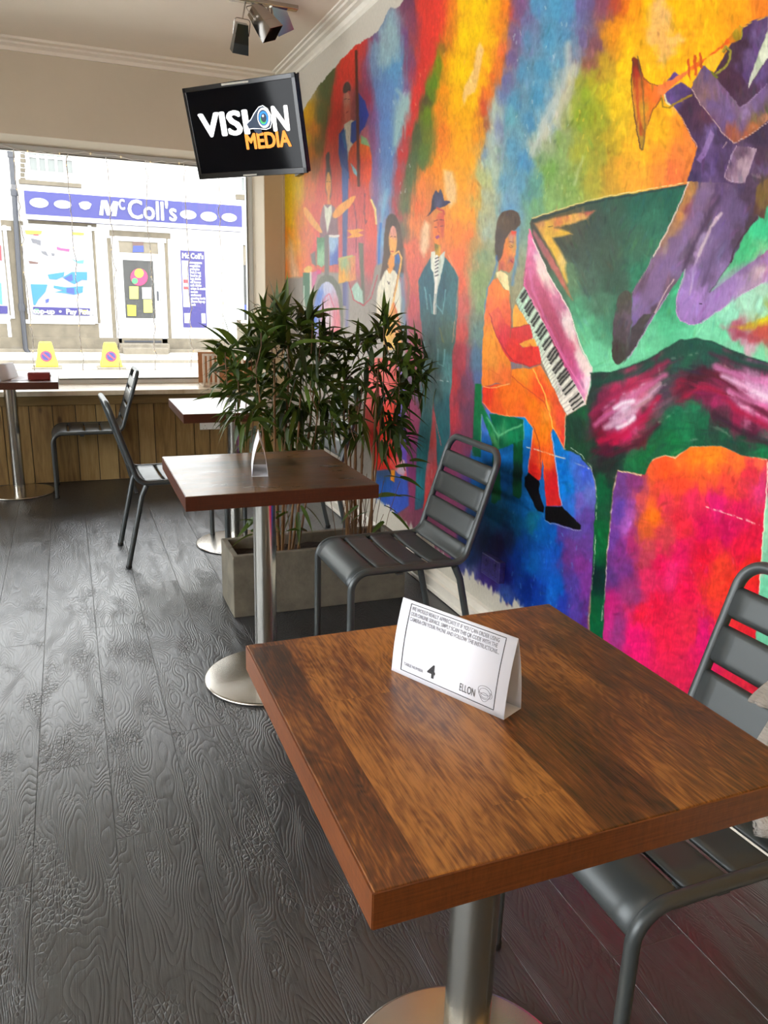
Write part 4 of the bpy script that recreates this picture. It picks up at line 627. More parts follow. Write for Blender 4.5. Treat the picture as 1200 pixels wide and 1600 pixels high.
    line(ZC, [(30,650),(80,695),(150,712)], 1.2, (90,60,30), .5); line(ZC, [(170,820),(110,920),(60,1040)], 1.4, (110,60,40), .6)
    for a, b in (((405,500),(415,690)),((455,470),(465,620)),((500,445),(510,560))): line(ZC, [a, b], 4.0, (206,84,30), .6)
    line(ZC, [(830,215),(850,260),(842,325)], 1.6, (150,150,60), .6)
    line(ZC, [(690,430),(720,390),(750,420),(750,490),(700,570),(640,610)], 3.4, (150,140,50), .7); line(ZC, [(700,440),(722,410),(735,440),(730,500),(680,570)], 1.2, (70,60,30), .5)
    line(ZC, [(600,600),(640,640)], 4, (110,110,30), .8)
    region(ZC, [(560,470),(690,420),(640,540),(600,590),(540,530)], (240,180,40), 1)
    region(ZC, [(355,650),(400,620),(430,690),(400,730)], (236,190,20), .9)
    line(ZC, [(180,820),(185,890),(240,900),(320,850),(430,790)], 3.0, (150,120,30), .7); line(ZC, [(205,790),(215,850),(250,875)], 2.6, (226,210,150), .7)
    region(ZC, [(220,680),(290,600),(325,625),(260,670)], (96,66,126), .8)
    # trousers, legs, shoe
    region(ZD, [(620,155),(850,160),(1110,200),(1120,420),(1050,480),(930,720),(800,900),(770,950),(1000,780),(1189,640),(1400,560),(1400,760),(1189,860),(1000,960),(860,1060),(700,1165),(620,1180),(560,1150),(525,1080),(540,960),(600,780),(560,830),(480,960),(380,1100),(220,1370),(150,1460),(190,1380),(215,1200),(215,950),(370,700),(520,400),(570,300)],
      [(650,220,(170,120,60)),(620,290,(190,130,70)),(640,350,(130,60,70)),(560,420,(190,130,70)),(700,260,(120,96,120)),(760,250,(130,104,136)),(680,400,(120,96,136)),(600,480,(126,98,130)),(780,300,(84,60,90)),(740,420,(76,56,80)),(640,640,(84,66,86)),(600,700,(90,70,90)),(500,500,(150,110,80)),(450,600,(150,110,90)),(520,600,(110,84,116)),(450,720,(126,96,140)),(500,780,(120,94,136)),(380,850,(126,94,130)),(300,900,(96,70,90)),(260,1050,(130,104,156)),(330,1080,(120,90,130)),(400,960,(130,100,140)),(240,1150,(120,94,150)),(260,1220,(76,64,70)),(400,1060,(80,60,76)),(230,1320,(70,60,60)),(480,900,(100,76,90)),
       (850,260,(90,66,100)),(950,300,(96,74,110)),(1050,250,(76,54,76)),(1000,400,(96,76,116)),(820,500,(120,96,146)),(740,560,(150,126,160)),(880,600,(104,80,120)),(700,680,(150,120,156)),(640,840,(150,116,170)),(760,760,(116,92,130)),(720,860,(100,76,110)),(1060,450,(70,50,60)),(960,560,(80,60,80)),(600,960,(156,120,180)),(680,1000,(160,120,180)),(600,1080,(156,116,176)),(700,1080,(150,110,170)),(800,980,(156,124,180)),(780,880,(110,84,120)),(900,800,(140,112,160)),(1000,750,(120,90,130)),(1000,860,(180,150,180)),(900,960,(160,124,176)),(1100,700,(150,116,160)),(1150,640,(150,60,70)),(1100,660,(100,96,50)),(1150,780,(206,180,180)),(1180,700,(160,116,170)),(1180,830,(170,130,176))], .8, rough=True)
    for P_, w_, c_ in (([(720,260),(640,440),(520,640),(380,860),(270,1060)],20,(124,96,136)),([(640,480),(520,720),(400,940)],12,(128,100,140)),([(900,300),(820,480),(760,660),(720,840)],18,(108,84,126)),([(980,330),(900,520),(800,720)],16,(98,76,112)),([(590,1000),(620,1100),(720,1080),(860,960),(1000,860)],20,(156,118,178)),([(700,930),(860,880),(1020,770),(1180,700)],10,(144,112,160))):
        line(ZD, P_, w_, c_, 5, .6)
    line(ZD, [(800,640),(770,760),(720,900)], 3, (90,68,100), 2, .7)
    line(ZD, [(620,160),(560,300),(520,390),(440,560),(370,690)], 1.6, (236,206,190), .6)
    line(ZD, [(370,690),(300,820),(215,950)], .9, (150,150,130), .5, .8)
    line(ZD, [(850,380),(780,480),(740,580),(690,680)], 4.0, (214,190,190), 1.8, .8); line(ZD, [(690,680),(650,800),(630,970)], 2.6, (196,170,190), 1.4, .7)
    line(ZD, [(840,260),(760,420),(680,560),(610,720),(590,780)], 5, (76,54,80), 2, .8)
    line(ZD, [(515,850),(430,990),(380,1090)], 1.6, (206,170,170), .7); line(ZD, [(480,960),(380,1100),(240,1340),(190,1420)], 1.1, (190,150,190), .5)
    line(ZD, [(600,780),(545,940),(530,1080),(560,1150),(640,1180),(720,1160),(860,1060),(1000,960),(1189,860)], 1.0, (200,170,200), .5)
    line(ZD, [(930,720),(840,850),(770,950)], 1.2, (80,60,80), .6); line(ZD, [(1110,410),(1040,500),(960,620),(920,730)], 2.2, (60,40,50), .8)
    line(ZD, [(700,1025),(710,1028)], 1.4, (30,20,30), .5)
    region(ZD, [(1110,180),(1189,130),(1300,90),(1300,300),(1189,330),(1160,430),(1090,380)], [(1150,250,(110,84,40)),(1140,370,(90,60,50)),(1180,200,(120,90,50))], 1.5)
    region(ZD, [(72,1330),(85,1150),(110,1000),(140,945),(180,930),(205,950),(216,1040),(215,1180),(195,1300),(185,1400),(140,1455),(100,1460),(75,1410)], [(150,1000,(74,70,58)),(140,1200,(76,64,66)),(100,1380,(60,54,44)),(170,1150,(100,80,96))], .8, sm=1)
    region(ZD, [(215,1200),(300,1100),(360,1100),(280,1240),(190,1400),(170,1420),(190,1320)], (68,58,60), .9)
    # ---------- visible brush strokes: short dabs in the colour already there, following the forms
    rs = np.random.RandomState(77); cell = {}
    ok = np.nonzero((U > 440) & (U < 1300) & (V > -60) & (V < 1200))[0]; key = (U[ok]//32).astype(int)*1000+(V[ok]//32).astype(int)
    od = np.argsort(key, kind='stable'); ks_, st = np.unique(key[od], return_index=True); sp_ = np.split(ok[od], st[1:])
    for k_, a_ in zip(ks_, sp_): cell[k_] = a_
    base = col.copy()
    for q in range(5200):
        u = 1300-860*rs.rand()**.8; v = rs.uniform(-50, 1090); sc_ = min(1.3, max(.3, (u-400)/480))
        ang = 1.45+rs.normal()*.22-(.25 if 780 < u < 1000 and v < 330 else 0)*-1
        L_ = rs.uniform(8, 26)*sc_; w_ = rs.uniform(1.6, 5)*sc_
        if u > 915 and 560 < v < 725:
            ph = (u-1100)/110.; ang = -.55 if u < 1050 else (.0 if u < 1110 else (.42 if u < 1170 else .1)); ang += rs.normal()*.16; L_ *= 1.5; w_ *= .8
        elif 828 < u < 920 and 380 < v < 620: ang = 1.08+rs.normal()*.08
        elif u > 940 and 700 < v: ang = rs.uniform(0, 3.14); L_ *= .6
        elif 740 < u < 925 and v > 700: ang = rs.normal()*.8+1.5; L_ *= .7
        elif u > 960 and 300 < v < 530: ang = 2.0+rs.normal()*.2
        du, dv = math.cos(ang)*L_/2, math.sin(ang)*L_/2; cu, cv = int(u//32), int(v//32)
        c0 = cell.get(cu*1000+cv)
        if c0 is None: continue
        ids = np.concatenate([cell[k_] for k_ in {(cu+i)*1000+cv+j for i in (-1, 0, 1) for j in (-1, 0, 1)} if k_ in cell])
        x_, y_ = U[ids]-u, V[ids]-v; j0 = ids[np.argmin(x_*x_+y_*y_)]; cb = base[j0]
        t_ = np.clip((x_*du+y_*dv)/(du*du+dv*dv), -1, 1); d_ = np.sqrt((x_-t_*du)**2+(y_-t_*dv)**2)
        bri = 1+rs.normal()*.075+streak[ids]*.16
        a_ = np.clip(.5+(w_/2-d_)/1.6, 0, 1)*.62*np.clip(1.2-np.abs(t_), 0, 1)*(np.abs(base[ids]-cb).sum(1) < 120)
        tgt = np.clip(cb*bri[:, None]+rs.normal(size=3)*6, 0, 255)
        col[ids] = col[ids]*(1-a_[:, None])+tgt*a_[:, None]
    return col

def build_mural_wall():
    ys = [YB, -2, -1, -.3, .3, .7, .9]
    uu = np.arange(1290, 446, -1.25)
    # invert u -> y at z = 1.3 for an even paint resolution
    z = 1.3; h = HOM
    yy = (uu*(h[2, 1]*z+h[2, 2])-(h[0, 1]*z+h[0, 2]))/(h[0, 0]-uu*h[2, 0])
    ys = np.array(sorted(ys+[y for y in yy if .92 < y < W0]+[W0]))
    zs = np.concatenate([np.linspace(0, 2.72, 1050)])
    Y, Z = np.meshgrid(ys, zs, indexing='ij'); Yc = np.maximum(Y, .98).ravel(); Zf = Z.ravel()
    w = h[2, 0]*Yc+h[2, 1]*Zf+h[2, 2]
    U = (h[0, 0]*Yc+h[0, 1]*Zf+h[0, 2])/w; V = (h[1, 0]*Yc+h[1, 1]*Zf+h[1, 2])/w
    c = paint_mural(U, V)
    # ragged limits of the painted area: cream wall above and below, bare edge by the window
    yf = Y.ravel(); rag = fbm(yf*9, Zf*9, 101, 4)*.05+fbm(yf*60, Zf*30, 111, 2)*.022
    top = np.interp(yf, [-3.5, 1.5, 3.0, 3.55, 3.64, 3.75, 3.9, 4.1, 4.5, 4.9, 5.2, 5.5, 5.68], [2.58, 2.58, 2.575, 2.58, 2.555, 2.575, 2.52, 2.54, 2.53, 2.49, 2.42, 2.34, 2.30])
    a = np.clip((Zf-(top+rag*.35))/.006+.5, 0, 1)
    bot = np.interp(yf, [-3.5, 1.9, 2.15, 2.25, 2.6, 2.95, 3.3, 3.6, 5.68], [.0, .0, .18, .225, .19, .20, .24, .23, .24])
    feather = fbm(yf*38, Zf*20, 131, 4)*.10
    d = np.clip(((bot+rag*.8+feather*.4)-Zf)/.02+.5, 0, 1)
    cream = np.array((206, 198, 182.)); crl = np.array((214, 206, 188.))
    c = c*(1-a[:, None])+cream*a[:, None]; c = c*(1-d[:, None])+crl*d[:, None]
    # the grey plaster strip by the window below the painted part
    c = np.clip(c, 4, 255)/255; lc = np.where(c <= .04045, c/12.92, ((c+.055)/1.055)**2.4)*MURAL_ALBEDO
    lc = np.clip(lc, 0, .93)
    ny, nz = Y.shape; n = ny*nz
    me = bpy.data.meshes.new('wall_right'); me.vertices.add(n)
    co = np.zeros((n, 3)); co[:, 1] = Y.ravel(); co[:, 2] = Zf; me.vertices.foreach_set('co', co.ravel())
    idx = np.arange(n).reshape(ny, nz); q = np.stack([idx[:-1, :-1], idx[:-1, 1:], idx[1:, 1:], idx[1:, :-1]], -1).reshape(-1, 4)
    m = len(q); me.loops.add(m*4); me.loops.foreach_set('vertex_index', q.ravel().astype(np.int32)); me.polygons.add(m)
    me.polygons.foreach_set('loop_start', np.arange(0, m*4, 4, dtype=np.int32)); me.polygons.foreach_set('loop_total', np.full(m, 4, np.int32)); me.update(); me.validate()
    ca = me.color_attributes.new('paint', 'FLOAT_COLOR', 'POINT'); rgba = np.ones((n, 4), np.float32); rgba[:, :3] = lc; ca.data.foreach_set('color', rgba.ravel())
    t = NT('mural_paint', .42); at_ = t.N.new('ShaderNodeAttribute'); at_.attribute_name = 'paint'; x, y, z = t.sep()
    n1 = t.noise(t.comb(0, t.math('MULTIPLY', y, 160), t.math('MULTIPLY', z, 45)), 1, 4, .6); n2 = t.noise(t.comb(0, t.math('MULTIPLY', y, 14), t.math('MULTIPLY', z, 14)), 1, 4, .6, 1.2)
    br = t.rng(n1, .3, .7, .90, 1.10); sc = t.N.new('ShaderNodeVectorMath'); sc.operation = 'SCALE'; t.L.new(at_.outputs['Color'], sc.inputs[0]); t.L.new(br, sc.inputs['Scale']); t.L.new(sc.outputs[0], t.b.inputs['Base Color'])
    t.L.new(t.bump(t.math('ADD', t.math('MULTIPLY', n1, .5), n2), .25, .003), t.b.inputs['Normal']); t.b.inputs['Specular IOR Level'].default_value = .1
    me.materials.append(t.m)
    o = bpy.data.objects.new('wall_right', me); COL.objects.link(o); struct(o)
MURAL_ALBEDO = .80
build_mural_wall()
b = MB(); b.box((.002, YB-.2, -.05), (.2, W1+.1, ZC_)); struct(b.build('wall_right_backing', m_wall))
# ================================================================= panelling and counter under the window
def boards():
    rs = random.Random(4); x = -4.65; b = MB(); vals = []
    while x < -.02:
        w = rs.choice([.11, .13, .145, .16]); x1 = min(x+w, -.016)
        n0 = len(b.f); b.box((x+.0025, W0-.022+rs.uniform(-.003, .002), .004), (x1-.0025, W0, .545)); vals += [rs.random()]*8; x += w
    o = b.build('trim_4', m_plank); a = o.data.attributes.new('board', 'FLOAT', 'POINT'); a.data.foreach_set('value', vals); struct(o)
    b = MB(); b.box((-4.65, W0-.006, .002), (-.016, W0+.002, .56)); struct(b.build('trim_5', m_black))
    b = MB(); b.box((-4.65, W0-.04, .535), (-.01, W0, .598)); struct(b.build('trim_6', m_rail, bevel=.003))
boards()
b = MB(); b.box((-4.5, W0-.055, .600), (-.146, W1-.05, .632))
tag(b.build('window_counter', m_counter, bevel=.003), 'long pale wooden counter shelf along the bottom of the shop window', 'counter')
# ================================================================= the shop window
gl = NT('window_glass', 0); gl.N.remove(gl.b); out = gl.N['Material Output']; tr = gl.N.new('ShaderNodeBsdfTransparent'); gs = gl.N.new('ShaderNodeBsdfGlossy'); gs.inputs['Roughness'].default_value = .01
fr = gl.N.new('ShaderNodeFresnel'); fr.inputs[0].default_value = 1.35; mxs = gl.N.new('ShaderNodeMixShader'); gl.L.new(fr.outputs[0], mxs.inputs[0]); gl.L.new(tr.outputs[0], mxs.inputs[1]); gl.L.new(gs.outputs[0], mxs.inputs[2]); gl.L.new(mxs.outputs[0], out.inputs[0]); m_glass = gl.m
b = MB(); G = 6.08
b.box((-4.5, G-.03, 2.165), (-.145, G+.05, 2.2)); b.box((-4.5, G-.03, .632), (-.145, G+.05, .668)); b.box((-.185, G-.03, .632), (-.145, G+.05, 2.2)); b.box((-4.5, G-.03, .632), (-4.46, G+.05, 2.2)); b.box((-2.62, G-.03, .632), (-2.57, G+.05, 2.2))
wf = struct(b.build('window_1', m_frame, bevel=.003))
b = MB(); b.box((-4.47, G+.008, .66), (-.18, G+.014, 2.17)); b.build('glass_pane', m_glass, wf)
b = MB(); b.box((-4.46, G-.036, .662), (-.18, G-.03, .674)); b.box((-.192, G-.036, .66), (-.185, G-.03, 2.17)); b.box((-4.46, G-.036, 2.158), (-.18, G-.03, 2.166)); b.build('gasket', m_gframe, wf)
b = MB(); b.box((XL-.15, -2.2, .5), (XL-.08, -2.14, 2.45)); b.box((XL-.15, 4.34, .5), (XL-.08, 4.4, 2.45)); b.box((XL-.15, 1.07, .5), (XL-.08, 1.13, 2.45)); b.box((XL-.15, -2.2, .5), (XL-.08, 4.4, .56)); b.box((XL-.15, -2.2, 2.39), (XL-.08, 4.4, 2.45))  # side window out of view, widened to bring more light onto the mural
wf2 = struct(b.build('window_2', m_frame, bevel=.003)); b = MB(); b.box((XL-.115, -2.15, .55), (XL-.11, 4.35, 2.4)); b.build('glass_pane', m_glass, wf2)
# fairy lights pinned round the window
m_wire = mat('clear_white_wire', (240, 238, 232), .4); m_bulb = mat('warm_fairy_bulb', (250, 226, 170), .3, emit=(255, 214, 140), estr=2.5)
fl = thing('fairy_lights', 'thin white string of warm fairy lights draped down the inside of the shop window', 'string lights', (-.3, G-.05, 2.15))
off = Vector((-.3, G-.05, 2.15)); rs = random.Random(11)
def strand(pts, name='light_strand'):
    b = MB(); b.tube([Vector(p)-off for p in pts], 0.0032, 5); s = b.build(name, m_wire, fl);
    for i in range(2, len(pts), 5):
        p = Vector(pts[i])-off; c = MB(); c.lathe([(.0005, -.006), (.003, -.004), (.0035, 0), (.0005, .006)], 6, p); c.build('bulb', m_bulb, s)
top = [(x, G-.05+rs.uniform(-.004, .004), 2.172+.012*math.sin(x*9)+rs.uniform(-.008, .008)) for x in np.linspace(-2.5, -.2, 60)]
strand(top)
for u in (33, 112, 172, 232, 290, 343, 398):
    xx = at(u, 350, 1, G-.05).x; pts = []; x = xx
    zb = .70
    for k, z in enumerate(np.arange(2.165, zb, -.035)): x += rs.uniform(-.006, .006); x = x*.85+xx*.15; pts.append((x+(.012 if rs.random() < .12 else 0), G-.05, z))
    strand(pts)
# ================================================================= the street outside
m_road = mat('pale_asphalt', (150, 148, 140), .8, bump=.3, bscale=60, var=.1, vscale=3); m_pave = mat('pale_paving', (196, 192, 182), .8, var=.12, vscale=2)
m_render = mat('white_render', (196, 195, 190), .8, bump=.2, bscale=12, var=.02, vscale=2)
m_stone = mat('brown_sandstone', (84, 77, 64), .9, bump=.7, bscale=9, var=.22, vscale=5); m_stone_l = mat('pale_sandstone', (96, 89, 76), .9, bump=.7, bscale=9, var=.2, vscale=6); m_kerb = mat('kerb_stone', (104, 98, 86), .8, var=.2, vscale=4)
m_blue = mat('royal_blue_sign', (15, 17, 84), .45); m_blue2 = mat('violet_blue_board', (22, 14, 80), .45); m_signw = mat('white_sign_vinyl', (150, 150, 154), .45, emit=None); m_pipe = mat('grey_cast_iron', (30, 32, 38), .5); m_dark = mat('dim_shop_interior', (34, 34, 32), .6, var=.4, vscale=3); m_wht = mat('white_painted_joinery', (160, 160, 156), .5)
FY = 20.0; GZ = -.15
b = MB(); b.box((-24, W1+.1, GZ-.1), (26, 8.4, GZ+.02)); struct(b.build('pavement_near', m_pave))
b = MB(); b.box((-24, 8.4, GZ-.1), (26, 17.6, GZ-.06)); struct(b.build('road', m_road))
b = MB(); b.box((-24, 17.75, GZ-.1), (26, FY+.5, GZ)); struct(b.build('pavement_far', m_pave))
b = MB(); b.box((-24, 17.6, GZ-.1), (26, 17.75, GZ+.005)); b.box((-24, 16.1, GZ-.09), (26, 16.18, GZ-.05)); struct(b.build('kerb', m_kerb))
bd = thing('shop_building', 'white rendered stone shop building across the street with a blue fascia', 'building', (0, FY, GZ)); bo = Vector((0, FY, GZ))
def fbx(B, u0, v0, u1, v1, y0, y1, mi=0):
    p = at(u0, (v0+v1)/2, 1, FY); q = at(u1, (v0+v1)/2, 1, FY); um = (u0+u1)/2; r = at(um, v0, 1, FY); s = at(um, v1, 1, FY)
    B.box((p.x-bo.x, y0, s.z-bo.z), (q.x-bo.x, y1, r.z-bo.z), mi)
b = MB(); b.box((-14, 0, 0), (14, .5, 9)); b.build('wall', m_render, bd)
b = MB()
for u0, v0, u1, v1, d in ((-60, 528, 470, 556, .05), (10, 345, 44, 530, .03), (44, 338, 150, 352, .03), (44, 505, 155, 530, .035), (148, 352, 152, 505, .027), (171, 362, 266, 371, .033), (172, 372, 178, 540, .02), (260, 372, 265, 530, .024), (370, 500, 410, 532, .03), (30, 284, 127, 291, .08), (368, 305, 402, 313, .08), (-60, 505, 12, 530, .03)):
    fbx(b, u0, v0, u1, v1, -d, 0)
for k in range(8):   # rough quoins beside the upper window
    fbx(b, 32, 226+k*7.4, 38.5+(k % 2)*1.5, 232+k*7.4, -.03, 0)
b.build('stone_surrounds', m_stone, bd, bevel=.01)
b = MB(); fbx(b, -60, 545, 470, 557, -.12, 0); fbx(b, 186, 536, 262, 552, -.45, 0); fbx(b, 190, 541, 258, 556, -.75, 0); b.build('stone_step', m_stone_l, bd, bevel=.01)
def fwin(u0, v0, u1, v1, bars_u=(), bars_v=(), fw=4, name='window', pane=None):
    b = MB(); fbx(b, u0, v0, u1, v0+fw, -.06, 0); fbx(b, u0, v1-fw, u1, v1, -.06, 0); fbx(b, u0+.4, v0+.6, u0+fw, v1-.6, -.052, 0); fbx(b, u1-fw, v0+.6, u1-.4, v1-.6, -.052, 0)
    for k in bars_u: fbx(b, k-2, v0, k+2, v1, -.05, 0)
    for k in bars_v: fbx(b, u0, k-2, u1, k+2, -.055, 0)
    w = b.build(name, m_wht, bd); c = MB(); fbx(c, u0+1, v0+1, u1-1, v1-1, -.02, -.005); c.build('pane', pane or m_dark, w); return w
m_up = mat('reflective_upper_pane', (84, 88, 84), .2)
fwin(40, 222, 118, 275, (59, 72, 87, 100), (247,), 6, pane=m_up); fwin(374, 276, 400, 302, (385,), (), 3, pane=m_up)
m_poster = None
def poster_window(u0, v0, u1, v1, seed):
    w = fwin(u0, v0, u1, v1, (), (), 6, pane=m_signw); rs = random.Random(seed)
    return w
w1 = poster_window(38, 352, 148, 506, 1)
cols = {'cyan': mat('cyan_print', (15, 83, 144), .5), 'navy': mat('navy_print', (30, 45, 106), .5), 'grey': mat('grey_print', (68, 68, 72), .5), 'mag': mat('magenta_print', (106, 38, 83), .5), 'yel': mat('yellow_print', (156, 148, 30), .5), 'red': mat('red_print', (136, 30, 38), .5), 'grn': mat('green_print', (45, 106, 68), .5), 'brn': mat('brown_print', (68, 45, 38), .5), 'sky': mat('sky_print', (53, 121, 159), .5)}
def fpoly(parent, name, pts, m, d=.07):
    P = [at(u, v, 1, FY)-bo for u, v in pts]; B = MB(); n = len(P)
    B.prism([(p.x, p.z) for p in P], 1, -d-.004, -d+.02); return B.build(name, m, parent)
s5 = lambda L: [(a/5, 280+b/5) for a, b in L]
fpoly(w1, 'poster_print', s5([(195,400),(330,405),(320,430),(205,430)]), cols['yel']); fpoly(w1, 'poster_print', s5([(560,415),(655,420),(655,438),(565,435)]), cols['yel'])
fpoly(w1, 'poster_print', s5([(262,428),(300,432),(300,442),(264,438)]), cols['red'], .074)
fpoly(w1, 'poster_print', s5([(240,462),(280,470),(320,480),(318,522),(280,500),(255,498)]), cols['grey']); fpoly(w1, 'poster_print', s5([(442,526),(480,540),(545,546),(540,568),(500,560),(446,552)]), cols['mag'])
fpoly(w1, 'poster_print', s5([(318,560),(360,566),(380,606),(330,580)]), cols['grey']); fpoly(w1, 'poster_print', s5([(400,578),(428,582),(424,602),(404,598)]), cols['grey']); fpoly(w1, 'poster_print', s5([(222,636),(300,650),(298,662),(232,660)]), cols['brn'])
fpoly(w1, 'poster_print', s5([(548,614),(600,640),(655,630),(652,660),(600,655)]), cols['sky'])
fpoly(w1, 'poster_print', s5([(372,745),(440,735),(505,725),(495,760),(440,785),(385,780)]), cols['cyan']); fpoly(w1, 'poster_print', s5([(490,768),(560,725),(680,725),(680,790),(640,785),(580,820),(540,800)]), cols['cyan']); fpoly(w1, 'poster_print', s5([(500,775),(562,740),(570,790),(545,800)]), cols['navy'], .074)
fpoly(w1, 'poster_print', s5([(240,820),(372,822),(355,880),(300,940),(275,985),(262,980)]), cols['cyan']); fpoly(w1, 'poster_print', s5([(420,830),(520,845),(650,835),(645,885),(580,902),(500,890),(420,882),(500,868),(418,850)]), cols['cyan']); fpoly(w1, 'poster_print', s5([(520,850),(580,850),(580,900),(520,885)]), cols['navy'], .074); fpoly(w1, 'poster_print', s5([(355,940),(385,930),(380,960),(358,970)]), cols['navy'])
bn = fpoly(w1, 'poster_banner', s5([(258,996),(702,1008),(700,1066),(264,1054)]), m_blue2, .075)
def ftext(parent, body, u, v, hpx, m, d, bold=.0, sx=1, name='lettering', org=None):
    p = at(u, v, 1, FY)-(org or bo); mm = frame((p.x, -d, p.z), (1, 0, 0), (0, 0, 1)); return text(name, body, hpx/FPX*20*1.0, mm, m, parent, 0, .006, sx=sx, fat=bold)
ftext(bn, 'E top-up  \u2022  Pay Point', 96, 487, 10, m_signw, .09, .008, 1.0)
fpoly(bn, 'badge', s5([(640,1020),(690,1022),(688,1056),(642,1054)]), cols['yel'], .085); fpoly(bn, 'badge', s5([(272,1010),(305,1012),(303,1048),(275,1046)]), cols['grn'], .085)
w0 = poster_window(-70, 352, 17, 498, 2); fpoly(w0, 'poster_print', [(-4,380),(2,384),(3,408),(-6,404)], cols['red']); fpoly(w0, 'poster_print', [(-10,440),(2,442),(4,476),(-10,470)], cols['sky']); fpoly(w0, 'poster_banner', [(-60,476),(12,478),(12,490),(-60,488)], m_blue2)
w3 = fwin(376, 380, 420, 505, (), (), 4); fpoly(w3, 'blind', [(379,384),(418,388),(418,416),(379,414)], m_stone_l, .03); fpoly(w3, 'poster_print', [(392,410),(418,410),(418,460),(393,458)], cols['yel'], .035); fpoly(w3, 'poster_print', [(380,476),(392,476),(391,490),(380,489)], cols['navy'], .035)
# door of the shop
dr = thing('shop_door', 'white shop door with a glazed panel of coloured stickers and notes, across the street', 'door', bo)
def dbx(name, u0, v0, u1, v1, y0, y1, m, par): B = MB(); fbx(B, u0, v0, u1, v1, y0, y1); return B.build(name, m, par)
fr_ = MB(); fbx(fr_, 180, 376, 186, 545, -.05, 0); fbx(fr_, 250, 376, 258, 545, -.05, 0); fbx(fr_, 179, 371, 259, 378, -.058, 0); fbx(fr_, 184, 396, 252, 402, -.045, 0); fr_.build('door_frame', m_wht, dr)
dbx('transom_panel', 186, 378, 250, 396, -.03, -.01, m_stone_l, dr)
lf = MB(); fbx(lf, 186, 402, 250, 536, -.03, 0); leaf = lf.build('door_leaf', m_wht, dr); dbx('door_glass', 194, 407, 241, 497, -.035, -.02, m_dark, dr); dbx('door_handle', 245, 455, 247.5, 470, -.09, -.03, m_pipe, dr); dbx('threshold', 194, 532, 252, 535, -.06, 0, m_pipe, dr)
q5 = lambda L: [(160+a/5, 280+b/5) for a, b in L]
import itertools
def disc_pts(cx, cy, r, n=14): return [(cx+r*math.cos(2*PI*k/n), cy+r*math.sin(2*PI*k/n)) for k in range(n)]
fpoly(dr, 'round_sticker', q5(disc_pts(285, 765, 68)), mat('pink_print', (150, 20, 66), .5), .045); fpoly(dr, 'round_sticker', q5(disc_pts(285, 735, 36)), cols['yel'], .05); fpoly(dr, 'round_sticker', q5(disc_pts(252, 795, 24)), cols['grn'], .05)
m_yn = mat('pale_yellow_paper', (140, 136, 66), .6)
for L, mm in (([(208,838),(280,838),(280,936),(212,936)], m_yn), ([(308,845),(380,845),(382,935),(312,935)], m_wht), ([(318,940),(388,940),(390,1042),(322,1042)], m_yn), ([(192,980),(262,985),(262,1068),(196,1066)], cols['yel'])): fpoly(dr, 'paper_notice', q5(L), mm, .047)
sk = fpoly(dr, 'window_sticker', q5([(240,520),(320,520),(322,570),(235,572)]), cols['navy'], .04); fpoly(dr, 'window_sticker', q5([(232,478),(320,478),(318,520),(236,520)]), cols['brn'], .04)
# fascia sign
p = at(37.5, 297, 1, FY); q = at(376, 364.5, 1, FY); zt = (at(37.5, 297, 1, FY).z+at(376, 325, 1, FY).z)/2; zb = (at(42, 342, 1, FY).z+at(376, 364.5, 1, FY).z)/2
sg = thing('shop_sign', "long blue shop fascia sign reading Mc Coll's with white ovals", 'sign', (p.x, FY, zb)); so = Vector((p.x, FY, zb)); SW = q.x-p.x; SH = zt-zb
B = MB(); B.box((0, -.22, .0), (SW, -.001, SH)); bdp = B.build('sign_board', m_blue, sg, bevel=.01)
B = MB(); B.box((0, -.235, -.0), (SW, -.221, SH*.17)); B.build('white_lip', m_signw, sg)
def stext(body, u0, u1, v0, v1, hpx, fat, name='lettering'):
    a = at(u0, v0, 1, FY-.22)-so; c = at(u1, v1, 1, FY-.22)-so; o = text(name, body, hpx/FPX*19.8, Matrix.Identity(4), m_signw, sg, 0, .01, fat=fat)
    xs = [k.co.x for k in o.data.vertices]; w = max(xs)-min(xs); mid = (a+c)/2
    o.matrix_local = frame((mid.x, -.232, mid.z), (1, 0, 0), (0, 0, 1)) @ Matrix.Diagonal(((c.x-a.x)/w, 1, 1, 1)) @ Matrix.Translation((-(max(xs)+min(xs))/2, 0, 0)); return o
stext('C', 185.5, 195, 320, 321, 19, .012); stext("Coll's", 199.5, 276, 327.5, 333.5, 35, .014)
P = [at(a/5, 280+b_/5, 1, FY-.22)-so for a, b_ in ((790,165),(835,165),(858,225),(885,170),(925,178),(908,290),(872,288),(880,228),(855,285),(835,283),(812,215),(805,283),(775,280))]
B = MB(); B.prism([(k.x, k.z) for k in P], 1, -.24, -.22); B.build('lettering', m_signw, sg)
m_ovg = mat('oval_badge_grey', (150, 150, 156), .5)
